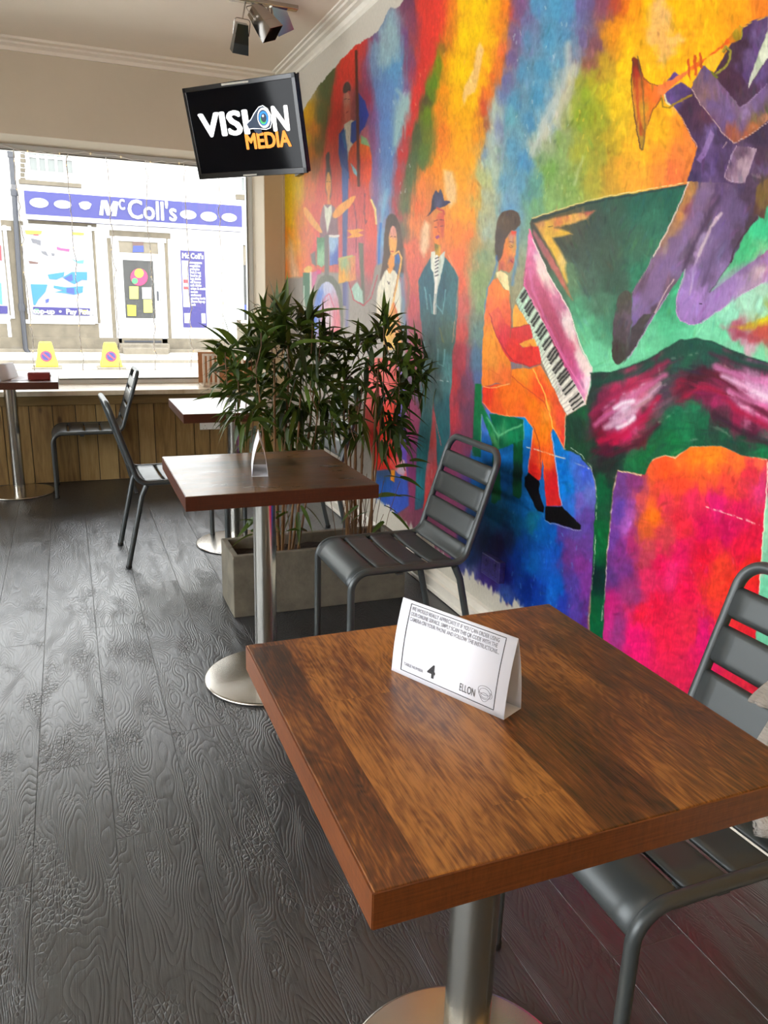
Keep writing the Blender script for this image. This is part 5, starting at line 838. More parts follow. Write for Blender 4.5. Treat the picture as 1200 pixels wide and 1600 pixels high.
for u, v, a, c in ((61, 317, 15, 7.5), (98, 319.5, 14, 6.5), (133, 321, 10.5, 6), (294, 335.5, 13, 7), (326, 338.5, 13, 7.5), (358, 340, 12, 6.5)):
    P = [at(u+a*math.cos(t)*.98, v+c*math.sin(t)+a*math.cos(t)*.075, 1, FY-.22)-so for t in np.linspace(0, 2*PI, 24, endpoint=False)]
    if u == 133: P = [at(u+dx, v+dy, 1, FY-.22)-so for dx, dy in ((-10, -3), (-4, -6), (4, -6), (10, -2), (7, 5), (0, 7), (-7, 4))]
    B = MB(); B.prism([(k.x, k.z) for k in P], 1, -.236, -.22); ov = B.build('oval_badge', m_signw, sg)
    if u == 358:
        P = [at(u+8.5*math.cos(t), v+3.6*math.sin(t)+.6*math.cos(t), 1, FY-.22)-so for t in np.linspace(0, 2*PI, 20, endpoint=False)]; B = MB(); B.prism([(k.x, k.z) for k in P], 1, -.242, -.236); B.build('oval_ring', m_ovg, ov)
        P = [at(u+6*math.cos(t), v+1.8*math.sin(t)+.6*math.cos(t), 1, FY-.22)-so for t in np.linspace(0, 2*PI, 20, endpoint=False)]; B = MB(); B.prism([(k.x, k.z) for k in P], 1, -.248, -.242); B.build('oval_ring', m_signw, ov)
# services board
P0 = at(281.5, 391, 1, FY); P1 = at(323, 512, 1, FY); sb = thing('services_board', "tall narrow violet board of listed services headed Mc Coll's, right of the shop door", 'sign', (P0.x, FY, P1.z)); sbo = Vector((P0.x, FY, P1.z))
B = MB(); B.box((0, -.04, 0), (P1.x-P0.x, 0, P0.z-P1.z)); B.build('board', m_blue2, sb)
bw = P1.x-P0.x; bh = P0.z-P1.z
text('lettering', "Mc Coll's", .17, frame((bw*.5, -.048, bh*.93), (1, 0, 0), (0, 0, 1)), m_signw, sb, 0, .004, sx=.8, fat=.008)
B = MB(); B.box((.02, -.045, bh*.27), (bw*.3, -.04, bh*.87)); col_ = B.build('picture_column', m_signw, sb)
B = MB(); B.box((.04, -.05, bh*.58), (bw*.28, -.045, bh*.63)); B.box((.04, -.05, bh*.5), (bw*.28, -.045, bh*.54)); B.build('picture', cols['red'], col_)
rs = random.Random(5); words = ['newspapers', 'magazines', 'groceries', 'fruit & veg', 'food to go', 'hot drinks', 'off licence', 'soft drinks', 'crisps & snacks', 'sweets', 'stationery', 'greeting cards', 'phone top-up', 'cash']
for k in range(14):
    text('lettering', words[k], .085, frame((bw*.36, -.046, bh*(.85-k*.042)), (1, 0, 0), (0, 0, 1)), m_signw, sb, .003, .003, align='LEFT', sx=.72)
B = MB(); B.box((.03, -.045, bh*.06), (bw*.3, -.04, bh*.19)); B.box((bw*.78, -.045, bh*.06), (bw*.95, -.04, bh*.19)); B.build('footer_print', m_signw, sb)
# rainwater pipe
dp = [at(u, v, 1, FY-.12) for u, v in ((14, 190), (17, 240), (22, 300), (28, 400), (34, 480), (40, 545), (45, 552))]; xs = sum(k.x for k in dp)/len(dp)
B = MB(); B.tube([(k.x, FY-.12, k.z) for k in dp], .055, 10)
for k in (1, 2, 4): B.tube([(dp[k].x, FY-.12, dp[k].z-.08), (dp[k].x, FY-.12, dp[k].z+.08)], .075, 10)
tag(B.build('drainpipe', m_pipe), 'dark iron drainpipe running down the shopfront left of the poster window', 'drainpipe')
# no-waiting cones
m_cone = mat('yellow_cone_plastic', (176, 158, 16), .5); m_nw = mat('red_roundel', (130, 30, 50), .5)
def cone(name, px, label):
    c = at(px, 575, 2, GZ-.06); t = thing(name, label, 'traffic cone', c, .0, 'no waiting cones in the street')
    B = MB(); B.box((-.27, -.27, 0), (.27, .27, .035)); B.build('base', m_kerb, t, bevel=.01)
    B = MB(); a, h, k = .21, .5, .11; v = [(-a, -a, .035), (a, -a, .035), (a, a, .035), (-a, a, .035), (-k, -k, h), (k, -k, h), (k, k, h), (-k, k, h)]; B.add(v, [(0, 3, 2, 1), (4, 5, 6, 7), (0, 1, 5, 4), (1, 2, 6, 5), (2, 3, 7, 6), (3, 0, 4, 7)]); B.build('cone_body', m_cone, t, bevel=.02)
    mx = Matrix.Translation((0, -.172, .24)) @ Matrix.Rotation(PI/2-.21, 4, 'X')
    B = MB(); B.lathe([(.105, -.006), (.105, .004)], 24); r = B.build('roundel', m_nw, t, world=mx); B = MB(); B.lathe([(.078, .004), (.078, .008)], 24); B.build('blue_centre', m_blue, r)
    B = MB(); B.box((-.085, -.014, .004), (.085, .014, .012), mx=Matrix.Rotation(-.78, 4, 'Z')); B.build('slash', m_nw, r); return t
cone('no_waiting_cone', 74, 'yellow no waiting cone in front of the poster window across the street'); cone('no_waiting_cone', 174, 'yellow no waiting cone in front of the shop door across the street')
# ================================================================= tables
def make_table(name, label, cx, cy, mt, me_, side=.5787, group='square pedestal tables'):
    t = thing(name, label, 'table', (cx, cy, 0), 0, group); h = side/2; T = .745; th = .043
    B = MB(); B.box((-h+.0008, -h+.0008, T-th+.001), (h-.0008, h-.0008, T)); B.build('tabletop', mt, t, bevel=.0015, seg=2)
    B = MB(); P = [(-h, -h), (h, -h), (h, h), (-h, h)]; e = .0012
    for i in range(4):
        a, c = P[i], P[(i+1) % 4]; lo = (min(a[0], c[0])-(e if i in (3,) else 0)-0, min(a[1], c[1])-(e if i in (0,) else 0), T-th); hi = (max(a[0], c[0])+(e if i in (1,) else 0), max(a[1], c[1])+(e if i in (2,) else 0), T-.0012)
        lo = list(lo); hi = list(hi)
        if i == 0: hi[1] = -h+.001
        if i == 1: lo[0] = h-.001
        if i == 2: lo[1] = h-.001
        if i == 3: hi[0] = -h+.001
        B.box(lo, hi)
    B.build('edge_band', me_, t)
    B = MB(); B.lathe([(.0375, .016), (.0375, T-th-.006)], 48); B.build('pedestal', m_steel, t)
    B = MB(); B.box((-.14, -.14, T-th-.006), (.14, .14, T-th+.0005)); B.build('mounting_plate', m_black, t)
    B = MB(); B.lathe([(.205, .0), (.212, .003), (.2125, .008), (.209, .0105), (.205, .011), (.12, .0135), (.0385, .017)], 96); B.build('base_plate', m_disc, t)
    return t
t1 = make_table('square_cafe_table', 'square rustic brown cafe table nearest the camera with the number 4 card', -.9643, .8613, m_top, m_edge)
t2 = make_table('square_cafe_table', 'square dark brown cafe table in front of the bamboo planter', -.9244, 2.4308, m_top2, m_edge2)
t3 = dup(t2, (-.7213, 3.975, 0), 0, 'square cafe table half hidden behind the bamboo leaves, near the wooden panelling')
t4 = dup(t2, (-1.8517, 5.43, 0), 0, 'square cafe table at the left edge against the window counter with a red wallet')
# ================================================================= chairs
cw, cL, hs, bx_, bz_, rx_ = .376, .416, .414, .12, .795, .068; cr = .0125
def make_chair(label):
    t = thing('slatted_metal_chair', label, 'chair', (0, 0, 0), 0, 'slatted metal chairs')
    B = MB(); P = []
    P = [(cL/2, -cw/2, hs-.1), (cL/2, -cw/2, hs), (-cL/2, -cw/2, hs), (-cL/2-bx_, -cw/2, bz_), (-cL/2-bx_, cw/2, bz_), (-cL/2, cw/2, hs), (cL/2, cw/2, hs), (cL/2, cw/2, hs-.1)]
    B.tube(fillet(P, [.062, .06, .055, .055, .06, .062], 10), cr, 14); B.build('frame', m_chair, t)
    for sy in (-1, 1):
        B = MB(); B.tube([(cL/2, sy*cw/2, .006), (cL/2, sy*cw/2, hs-.098)], cr, 14); g = B.build('leg', m_chair, t)
        B = MB(); B.lathe([(.0135, 0), (.0145, .002), (.0145, .012), (.013, .014)], 16, (cL/2, sy*cw/2, 0)); B.build('foot_cap', m_foot, g)
        B = MB(); B.tube([(-cL/2+.035, sy*cw/2, hs-.012), (-cL/2+.012, sy*cw/2, hs-.06), (-cL/2-rx_, sy*cw/2, .006)], cr, 14); g = B.build('leg', m_chair, t)
        B = MB(); B.lathe([(.0135, 0), (.0145, .002), (.0145, .012), (.013, .014)], 16, (-cL/2-rx_, sy*cw/2, 0)); B.build('foot_cap', m_foot, g)
    B = MB(); B.box((.02, -cw/2, hs-.022), (.045, cw/2, hs-.016)); B.build('cross_bar', m_chair, t)
    # slats follow the side profile of the frame
    prof = fillet([(cL/2, 0, hs-.1), (cL/2, 0, hs), (-cL/2, 0, hs), (-cL/2-bx_, 0, bz_)], [.062, .06], 12); A = [0]
    for i in range(1, len(prof)): A.append(A[-1]+(prof[i]-prof[i-1]).length)
    def pt(s):
        for i in range(1, len(prof)):
            if s <= A[i]+1e-9: k = (s-A[i-1])/(A[i]-A[i-1]); return prof[i-1].lerp(prof[i], k), (prof[i]-prof[i-1]).normalized()
        return prof[-1], (prof[-1]-prof[-2]).normalized()
    lens = [(.044, .163), (.172, .262), (.271, .361), (.370, .458), (.467, .602)]; b0 = A[-1]-.4
    lens += [(.622, .700), (.722, .800), (.822, .900)] if False else []
    tot = A[-1]; lens += [(tot-.326, tot-.240), (tot-.222, tot-.140), (tot-.122, tot-.056)]
    lens[4] = (.467, tot-.343)
    nm = ['seat_slat']*5+['back_slat']*3
    for (a, c), n in zip(lens, nm):
        B = MB(); K = max(3, int((c-a)/.006)); V = []; Wd = cw/2-.004
        for i in range(K+1):
            s = a+(c-a)*i/K; p, d = pt(s); up = Vector((d.z, 0, -d.x)); up = -up if up.dot(Vector((0, 0, 1)) if p.z < hs+.01 and p.x > -cL/2 else Vector((1, 0, 0))) < 0 else up
            lip = -.007 if i in (0, K) else (-.001 if i in (1, K-1) else 0)
            for yy in np.linspace(-Wd, Wd, 9):
                sag = -.006*(1-(yy/Wd)**2) if .17 < s < .46 else 0
                V.append(p+up*(.0075+lip+sag)+Vector((0, yy, 0)))
        Fc = [(i*9+k, i*9+k+1, (i+1)*9+k+1, (i+1)*9+k) for i in range(K) for k in range(8)]
        B.add(V, Fc, 0, True); B.build(n, m_chair, t, solid=.0028)
    return t
cA = make_chair('charcoal slatted metal chair beside the planter, its back to the mural'); cA.location = (-.466, 2.453, 0); cA.rotation_euler = (0, 0, PI)
dup(cA, (-.545, .932, 0), PI, 'charcoal slatted metal chair at the near table with the grey cardigan hung on it')
dup(cA, (-1.415, 5.405, 0), PI, 'slatted metal chair side on in front of the timber panelling, facing the left table')
dup(cA, (-1.024, 3.933, 0), .039, 'slatted metal chair seen from behind, its seat disappearing behind the middle table')
dup(cA, (-.435, 3.93, 0), PI, 'slatted metal chair mostly hidden behind the bamboo by the mural')
# ================================================================= table cards
def tent(name, label, c, x, h, L, wd, curve=.006):
    """folded card: c base centre, x direction of its length, open at both ends"""
    t = thing(name, label, 'table card', c); mx = frame((0, 0, 0), x, (-x[1], x[0], 0)); n = 10
    def side(s):
        P = []
        for i in range(n+1):
            k = i/n; yy = s*(wd/2)*(1-k)+s*curve*math.sin(PI*k); P.append((yy, h*k))
        return P
    for s, nm in ((-1, 'front_panel'), (1, 'back_panel')):
        B = MB(); P = side(s); V = [(xx, p[0], p[1]) for p in P for xx in (-L/2, L/2)]; B.add(V, [(2*i, 2*i+1, 2*i+3, 2*i+2) for i in range(n)], 0, True); o = B.build(nm, m_card, t, world=mx, solid=.0006)
    B = MB(); B.box((-L/2, -wd/2, 0), (L/2, wd/2, .0006)); B.build('base_flap', m_card, t, world=mx)
    return t, mx
A0 = Vector((-1.062, .994, .745)); A1 = Vector((-.972, .809, .745)); A2 = Vector((-.933, .822, .745)); xd = (A1-A0).normalized(); Lc = (A1-A0).length
nd = Vector((-xd.y, xd.x, 0));  wdt = .043; cc = (A0+A1)/2+nd*wdt/2
tc_, mx = tent('table_tent_card', 'white folded card with ordering instructions and the number 4 on the nearest table', cc, (xd.x, xd.y, 0), .114, Lc, wdt, .004)
slope = math.atan2(.114, wdt/2)
def card_m(u, w, lift=.0012):
    """u along the card, w up its front face (both 0..1)"""
    p = mx @ Vector((Lc*(u-.5), -(wdt/2)*(1-w)-.004*math.sin(PI*w), .114*w)); dy = wdt/2-.004*PI*math.cos(PI*w)
    up = mx.to_3x3() @ Vector((0, dy, .114)); xx = mx.to_3x3() @ Vector((1, 0, 0)); nn = xx.cross(up).normalized()
    return frame(p+nn*lift, xx, up)
for k, (s_, w_) in enumerate((('WE WOULD REALLY APPRECIATE IT IF YOU CAN ORDER USING', .905), ('OUR ONLINE SERVICE. SIMPLY SCAN THIS QR CODE WITH THE', .838), ('CAMERA ON YOUR PHONE AND FOLLOW THE INSTRUCTIONS...', .771))):
    text('lettering', s_, .0083, card_m(.105, w_), m_greyink, tc_, .00008, .0001, 'LEFT', .66)
text('lettering', 'TABLE NUMBER', .0066, card_m(.115, .17), m_greyink, tc_, 0, .0001, 'LEFT', .8); text('lettering', '4', .028, card_m(.37, .21), m_ink, tc_, .0006, .0002)
text('lettering', 'ELLON', .0165, card_m(.69, .175), m_ink, tc_, -.0001, .0001, 'CENTER', .55)
B = MB()
def cardline(pts, r=.0005): B.tube([card_m(u, w, .0009).translation for u, w in pts], r, 5)
cardline([(.09, .96), (.915, .96)]); cardline([(.09, .07), (.915, .07)]); cardline([(.09, .07+.89*k/8) for k in range(9)]); cardline([(.915, .07+.89*k/8) for k in range(9)])
B.build('border_line', m_ink, tc_); B = MB()
for rr, cy_, sq in ((.055, .26, .34), (.045, .22, .5), (.03, .2, .34)):
    cardline([(.83+rr*math.cos(t), cy_+rr*1.9*sq*1.6*math.sin(t)) for t in np.linspace(0, 2*PI, 20)], .00028)
cardline([(.875+.018*math.cos(t), .22+.035*math.sin(t)) for t in np.linspace(-1.8, 1.8, 10)], .00028); cardline([(.78+.05*k/5, .22-.1*math.sin(PI*k/10)) for k in range(6)]+[(.83+.05*k/5, .12+.1*(k/5)**2) for k in range(6)], .00028)
B.build('cup_logo', m_greyink, tc_)
vd = Vector((.20, .98, 0)).normalized()
tent('table_tent_card', 'small white folded card seen end on, standing on the middle table', (-.959+vd.x*.09, 2.335+vd.y*.09, .745), (vd.x, vd.y, 0), .12, .18, .05, .005)
tent('table_tent_card', 'white folded card cut off by the left edge of the photo, on the left table', (-1.86, 5.30, .745), (.5, .86, 0), .10, .18, .06, .004)
# dark red box and napkin on the left table
m_red = mat('dark_red_leather', (110, 24, 16), .45, bump=.1); p = at(62, 594, 2, .745)
t = thing('wallet', 'small dark red box shaped wallet lying on the left table', 'wallet', (p.x, p.y+.03, .745)); B = MB(); B.box((-.066, -.04, 0), (.062, .04, .048)); B.build('body', m_red, t, bevel=.008, seg=3); B = MB(); B.box((.061, -.012, .018), (.067, .012, .03)); B.build('clasp', m_steel, t, bevel=.001)
p = at(42, 594, 2, .745); B = MB(); B.add([(-.06, -.04, .001), (.05, -.05, .003), (.06, .03, .012), (-.01, .05, .022), (-.05, .02, .006)], [(0, 1, 2, 3, 4)]); o = B.build('paper_napkin', m_card, solid=.001); o.location = (p.x-.03, p.y+.03, .745); tag(o, 'crumpled white paper napkin beside the red wallet on the left table', 'napkin')
# ================================================================= crate and paper bag on the counter
m_crate = mat('whitewashed_crate_wood', (216, 200, 178), .7, var=.15, vscale=12); m_bag = mat('brown_kraft_paper', (168, 112, 70), .75, bump=.6, bscale=14, var=.12, vscale=8)
c = thing('slatted_crate', 'pale slatted wooden crate at the right end of the window counter', 'crate', (-.455, 5.86, .632))
B = MB(); B.box((-.14, .1, 0), (.16, .11, .235)); B.build('back_board', m_bag, c)
for n_, lo, hi in (('base_board', (-.14, -.1, 0), (.16, .11, .01)), ('top_rail', (-.14, -.11, .222), (.16, -.10, .238)), ('bottom_rail', (-.14, -.11, 0), (.16, -.10, .018)), ('side_board', (.15, -.11, 0), (.16, .11, .238))):
    B = MB(); B.box(lo, hi); B.build(n_, m_crate, c, bevel=.002)
for k in range(4): B = MB(); B.box((-.14+k*.034, -.112, .0), (-.123+k*.034, -.102, .238)); B.build('slat', m_crate, c, bevel=.002)
b2 = thing('paper_bag', 'crumpled brown paper bag leaning in the slatted crate on the counter', 'bag', (-.35, 5.835, .642)); B = MB()
V = [(-.09, -.06, 0), (.09, -.06, 0), (.09, .04, 0), (-.09, .04, 0), (-.075, -.075, .09), (.1, -.06, .08), (.09, .035, .09), (-.08, .04, .09), (-.07, -.03, .175), (.085, -.03, .19), (.08, .01, .195), (-.06, .01, .18)]
B.add(V, [(0, 3, 2, 1), (0, 1, 5, 4), (1, 2, 6, 5), (2, 3, 7, 6), (3, 0, 4, 7), (4, 5, 9, 8), (5, 6, 10, 9), (6, 7, 11, 10), (7, 4, 8, 11), (8, 9, 10, 11)]); o = B.build('bag_body', m_bag, b2, bevel=.004); o.rotation_euler = (0, .25, .1)
B = MB(); B.add([(-.06, -.082, .15), (.06, -.085, .165), (.04, -.088, .075), (-.05, -.086, .07)], [(0, 1, 2, 3)]); o = B.build('folded_flap', m_bag, b2, solid=.002); o.rotation_euler = (0, .25, .1)
# ================================================================= sockets
def socket(name, label, c, nx, ny, w, h, m, double=True):
    t = thing(name, label, 'wall socket', c); mx = frame((0, 0, 0), nx, (0, 0, 1)); B = MB(); B.box((-w/2, -h/2, 0), (w/2, h/2, ny)); B.build('face_plate', m, t, bevel=.003, world=mx)
    for sx in ((-.25, .25) if double else (0,)):
        B = MB(); B.box((sx*w-.006, h*.2, ny), (sx*w+.006, h*.36, ny+.004)); B.build('switch', m, t, world=mx, bevel=.001)
        B = MB()
        for dx, dz, ww, hh in ((0, .0, .003, .007), (-.011, -.022, .006, .003), (.011, -.022, .006, .003)): B.box((sx*w+dx-ww/2, dz-hh/2, ny-.001), (sx*w+dx+ww/2, dz+hh/2, ny+.0006))
        B.build('pin_holes', m_black, t, world=mx)
    return t
socket('double_socket', 'white double wall socket on the timber panelling under the window', (-.572, W0-.024, .366), (1, 0, 0), .008, .146, .06, m_white)
m_ps = mat('socket_splashed_with_paint', (52, 44, 110), .4, bump=.3, bscale=60, var=.55, vscale=34)
socket('painted_over_socket', 'socket box painted over in dark blue and violet low on the mural', (0, 2.475, .295), (0, -1, 0), .026, .14, .085, m_ps)
# ================================================================= television
tvM = Matrix.Rotation(-.948, 4, 'Z') @ Matrix.Rotation(.248, 4, 'X') @ Matrix.Rotation(.009, 4, 'Y')
tv = thing('television', 'black flat screen television showing the Vision Media logo, hung in the corner by the mural', 'television', (-.594, 4.194, 2.084)); tw, th_ = .73, .43
m_screen = mat('glossy_black_screen', (5, 6, 10), .07, spec=.12); m_bez = mat('gloss_black_bezel', (16, 15, 15), .18)
B = MB(); B.box((-tw/2+.004, .004, -th_/2+.004), (tw/2-.004, .035, th_/2-.004)); B.box((-.22, .035, -.16), (.22, .06, .12)); B.build('back_casing', m_black, tv, bevel=.006, world=tvM)
B = MB(); bz = .022
for lo, hi in (((-tw/2, -.006, th_/2-bz), (tw/2, .006, th_/2)), ((-tw/2, -.006, -th_/2), (tw/2, .006, -th_/2+bz+.006)), ((-tw/2, -.006, -th_/2), (-tw/2+bz, .006, th_/2)), ((tw/2-bz, -.006, -th_/2), (tw/2, .006, th_/2))): B.box(lo, hi)
B.build('bezel', m_bez, tv, bevel=.002, world=tvM)
B = MB(); B.box((-tw/2+.01, -.002, -th_/2+.012), (tw/2-.01, .004, th_/2-.012)); scr = B.build('screen', m_screen, tv, world=tvM)
m_lw = mat('screen_white', (250, 250, 250), .5, emit=(255, 255, 255), estr=.75); m_lo = mat('screen_orange', (236, 140, 30), .5, emit=(236, 140, 30), estr=.75); m_ln = mat('screen_navy', (10, 34, 60), .5, emit=(10, 40, 66), estr=.6); m_lb = mat('screen_blue', (20, 130, 220), .5, emit=(20, 130, 220), estr=.7); m_lg = mat('screen_green', (60, 180, 90), .5, emit=(60, 180, 90), estr=.6); m_lbz = mat('worn_silver_label', (170, 164, 150), .5)
def tvp(u, v):
    """point on the screen plane seen at (u, v)"""
    iv = (Matrix.Translation(tv.location) @ tvM).inverted(); o = iv @ CAM; d = iv.to_3x3() @ (F_+(u-600)/FPX*R_-(v-800)/FPX*U_); t = (-.004-o.y)/d.y; q = o+d*t; return q.x, q.z
def tvt(body, pa, pb, hgt, m, bold, sx):
    a, b_ = Vector(tvp(*pa)), Vector(tvp(*pb)); c = (a+b_)/2; d = b_-a; mx = Matrix.Identity(4); mm = frame((c.x, -.004, c.y), (d.x, 0, d.y), (-d.y, 0, d.x)); o = text('logo_lettering', body, hgt, Matrix.Identity(4), m, scr, 0, .0006, fat=bold)
    xs = [v.co.x for v in o.data.vertices]; w = max(xs)-min(xs); o.matrix_local = mm @ Matrix.Diagonal((d.length/w, 1, 1, 1)) @ Matrix.Translation((-(max(xs)+min(xs))/2, 0, 0))
# the lettering is a child of the screen, whose own matrix is tvM
tvt('VISI', (312, 199), (389, 192.5), .15, m_lw, .006, 1); tvt('N', (425.5, 188), (451.5, 186.5), .15, m_lw, .006, 1); tvt('MEDIA', (384, 223), (454.5, 217.5), .098, m_lo, .0042, 1)
def tvpoly(pts, m, d=-.005, name='logo_megaphone'):
    B = MB(); B.prism([tvp(u, v) for u, v in pts], 1, d-.0006, d); return B.build(name, m, scr)
cc_ = lambda L: [(250+a/3, b_/3) for a, b_ in L]
ell = lambda cx, cy, a, c_, r, n=24: [(cx+a*math.cos(t)*math.cos(r)-c_*math.sin(t)*math.sin(r), cy+a*math.cos(t)*math.sin(r)+c_*math.sin(t)*math.cos(r)) for t in np.linspace(0, 2*PI, n, endpoint=False)]
tvpoly(cc_([(402,578),(425,560),(440,530),(462,500),(482,493),(505,508),(522,540),(526,575),(520,600),(500,608),(470,606),(440,604),(415,608)]), m_lw, -.0046)
tvpoly(cc_([(408,582),(428,562),(444,532),(464,504),(482,497),(503,511),(519,541),(522,575),(516,598),(500,604),(470,602),(440,600),(418,603)]), m_ln, -.0052); tvpoly(cc_([(438,604),(475,604),(480,622),(462,628),(446,618)]), m_ln, -.0050)
tvpoly(cc_(ell(488, 552, 30, 48, -.12)), m_lw, -.0058); tvpoly(cc_(ell(486, 552, 24, 38, -.12)), m_ln, -.0061); tvpoly(cc_(ell(487, 553, 21, 33, -.12)), m_lb, -.0064); tvpoly(cc_(ell(486, 562, 15, 20, -.12)), m_lg, -.0066); tvpoly(cc_(ell(488, 552, 13, 21, -.12)), m_ln, -.0069); tvpoly(cc_(ell(485, 543, 4, 6, 0)), m_lw, -.0072)
tvpoly(cc_([(288,392),(415,377),(416,386),(290,402)]), m_lbz, -.0066, 'energy_label'); tvpoly(cc_([(392,818),(455,814),(455,821),(392,825)]), m_lbz, -.0066, 'maker_badge')
B = MB(); P = (Matrix.Translation(tv.location) @ tvM) @ Vector((0, .06, 0)); P = P-Vector(tv.location)
B.tube([P, P+Vector((.10, .10, .02)), Vector((.3, .75, .04)), Vector((.594-.02, 1.04, .05))], .016, 10); B.box((.594-.03, .98, -.04), (.594-.002, 1.10, .16)); B.build('wall_bracket', m_black, tv)
ca = [at(467+3*math.sin(k*.5), 110+k*5, 0, -.02) for k in range(11)]; B = MB(); B.tube([(-.012, 4.95+.004*k, 2.66-.036*k) for k in range(11)], .005, 6)
B = MB(); y0 = 5.05; pts = [(-.006, 5.30, 2.655), (-.012, 5.28, 2.60), (-.016, 5.26, 2.50), (-.02, 5.22, 2.40), (-.05, 5.1, 2.30), (-.12, 4.9, 2.22)]; B.tube(pts, .006, 8); tag(B.build('power_cable', m_black), 'black cable coming down the wall from the cornice to the television', 'cable')
# ================================================================= ceiling spotlight
m_chrome = mat('satin_chrome', (190, 184, 176), .16, 1.0); m_dgl = mat('dark_smoked_shade', (18, 22, 22), .12)
sp = thing('ceiling_spotlight', 'chrome ceiling spotlight with square tilting heads', 'ceiling light', (-.46, 4.36, 2.72))
B = MB(); B.box((-.16, -.02, -.022), (.19, .02, 0)); B.build('ceiling_bar', m_chrome, sp, bevel=.004)
def head(c, rot, m1, m2, s=1.0):
    mx = Matrix.Translation(c) @ rot
    a, k, h = .026*s, .036*s, .085*s
    B = MB(); B.add([(-a, -a, 0), (a, -a, 0), (a, a, 0), (-a, a, 0), (-k, -k, -h), (k, -k, -h), (k, k, -h), (-k, k, -h)], [(0, 1, 2, 3), (0, 4, 5, 1), (1, 5, 6, 2), (2, 6, 7, 3), (3, 7, 4, 0)]); o = B.build('lamp_head', m1, sp, world=mx, solid=.003)
    q = k*1.12; B = MB(); B.add([(-k, -k, -h), (k, -k, -h), (k, k, -h), (-k, k, -h), (-q, -q, -h-.045*s), (q, -q, -h-.045*s), (q, q, -h-.045*s), (-q, q, -h-.045*s)], [(0, 4, 5, 1), (1, 5, 6, 2), (2, 6, 7, 3), (3, 7, 4, 0)]); B.build('shade_collar', m2, o, solid=.002)
    B = MB(); B.lathe([(.022*s, -h+.012), (.022*s, -h+.006)], 20); B.build('bulb', m_white, o)
    B = MB(); w = a+.014; B.tube(fillet([(-w, 0, -.05*s), (-w, 0, .022), (w, 0, .022), (w, 0, -.05*s)], [.015, .015], 5), .0025, 6); B.build('yoke', m_chrome, o)
    B = MB(); top = mx.inverted() @ Vector((c[0]*.8, 0, -.02)); B.tube([(0, 0, .022), top], .004, 8); B.build('stem', m_chrome, o)
head(Vector((-.098, -.0, -.118)), Matrix.Rotation(.05, 4, 'Y') @ Matrix.Rotation(.45, 4, 'X'), m_dgl, mat('grey_collar', (72, 80, 82), .2, .6))
head(Vector((-.035, -.0, -.045)), Matrix.Rotation(-.62, 4, 'Y') @ Matrix.Rotation(-.35, 4, 'X') @ Matrix.Rotation(.5, 4, 'Z'), m_chrome, m_chrome, 1.15)
head(Vector((.07, .02, .02)), Matrix.Rotation(-.5, 4, 'Y') @ Matrix.Rotation(.5, 4, 'X'), m_chrome, m_chrome, 1.15)
# ================================================================= planter with two bamboos
PX0, PX1, PY0, PY1, PH = -.932, -.165, 2.972, 3.235, .268
pl = thing('concrete_planter', 'long rectangular pale concrete trough planter on the floor by the mural wall', 'planter', ((PX0+PX1)/2, (PY0+PY1)/2, 0)); hw, hd = (PX1-PX0)/2, (PY1-PY0)/2; wt_ = .026
B = MB(); o_ = [(-hw, -hd), (hw, -hd), (hw, hd), (-hw, hd)]; i_ = [(-hw+wt_, -hd+wt_), (hw-wt_, -hd+wt_), (hw-wt_, hd-wt_), (-hw+wt_, hd-wt_)]
V = [(x, y, 0) for x, y in o_]+[(x, y, PH) for x, y in o_]+[(x, y, PH) for x, y in i_]+[(x, y, .08) for x, y in i_]; Fc = [(3, 2, 1, 0), (12, 13, 14, 15)]
for i in range(4): j = (i+1) % 4; Fc += [(i, j, 4+j, 4+i), (4+i, 4+j, 8+j, 8+i), (8+i, 8+j, 12+j, 12+i)]
B.add(V, Fc); B.build('trough', m_conc, pl, bevel=.004)
B = MB(); n = 14; V = []
for i in range(n+1):
    for j in range(5): V.append((-hw+wt_+(2*hw-2*wt_)*i/n, -hd+wt_+(2*hd-2*wt_)*j/4, PH-.045+random.uniform(-.008, .008)))
B.add(V, [(i*5+j, i*5+j+1, i*5+j+6, i*5+j+5) for i in range(n) for j in range(4)]); B.build('soil', m_soil, pl)
def leaf_mat(name, a, bb, c):
    t = NT(name, .42); info = t.N.new('ShaderNodeAttribute'); info.attribute_name = 'leaf'; r = info.outputs['Fac']; x, y, z = t.sep()
    t.put(t.ramp(r, [(.0, lin(a)), (.5, lin(bb)), (1, lin(c))]), t.b.inputs['Base Color']); t.b.inputs['Specular IOR Level'].default_value = .3
    tl = t.N.new('ShaderNodeBsdfTranslucent'); tl.inputs[0].default_value = (*lin((120, 140, 40)), 1); ms = t.N.new('ShaderNodeMixShader'); ms.inputs[0].default_value = .12
    t.L.new(t.b.outputs[0], ms.inputs[1]); t.L.new(tl.outputs[0], ms.inputs[2]); t.L.new(ms.outputs[0], t.N['Material Output'].inputs[0]); return t.m
m_leaf = leaf_mat('bamboo_leaf', (19, 31, 9), (44, 62, 17), (82, 104, 32)); m_cane = mat('tan_bamboo_cane', (112, 78, 40), .5, var=.25, vscale=30); m_twig = mat('brown_twig', (96, 66, 40), .6)
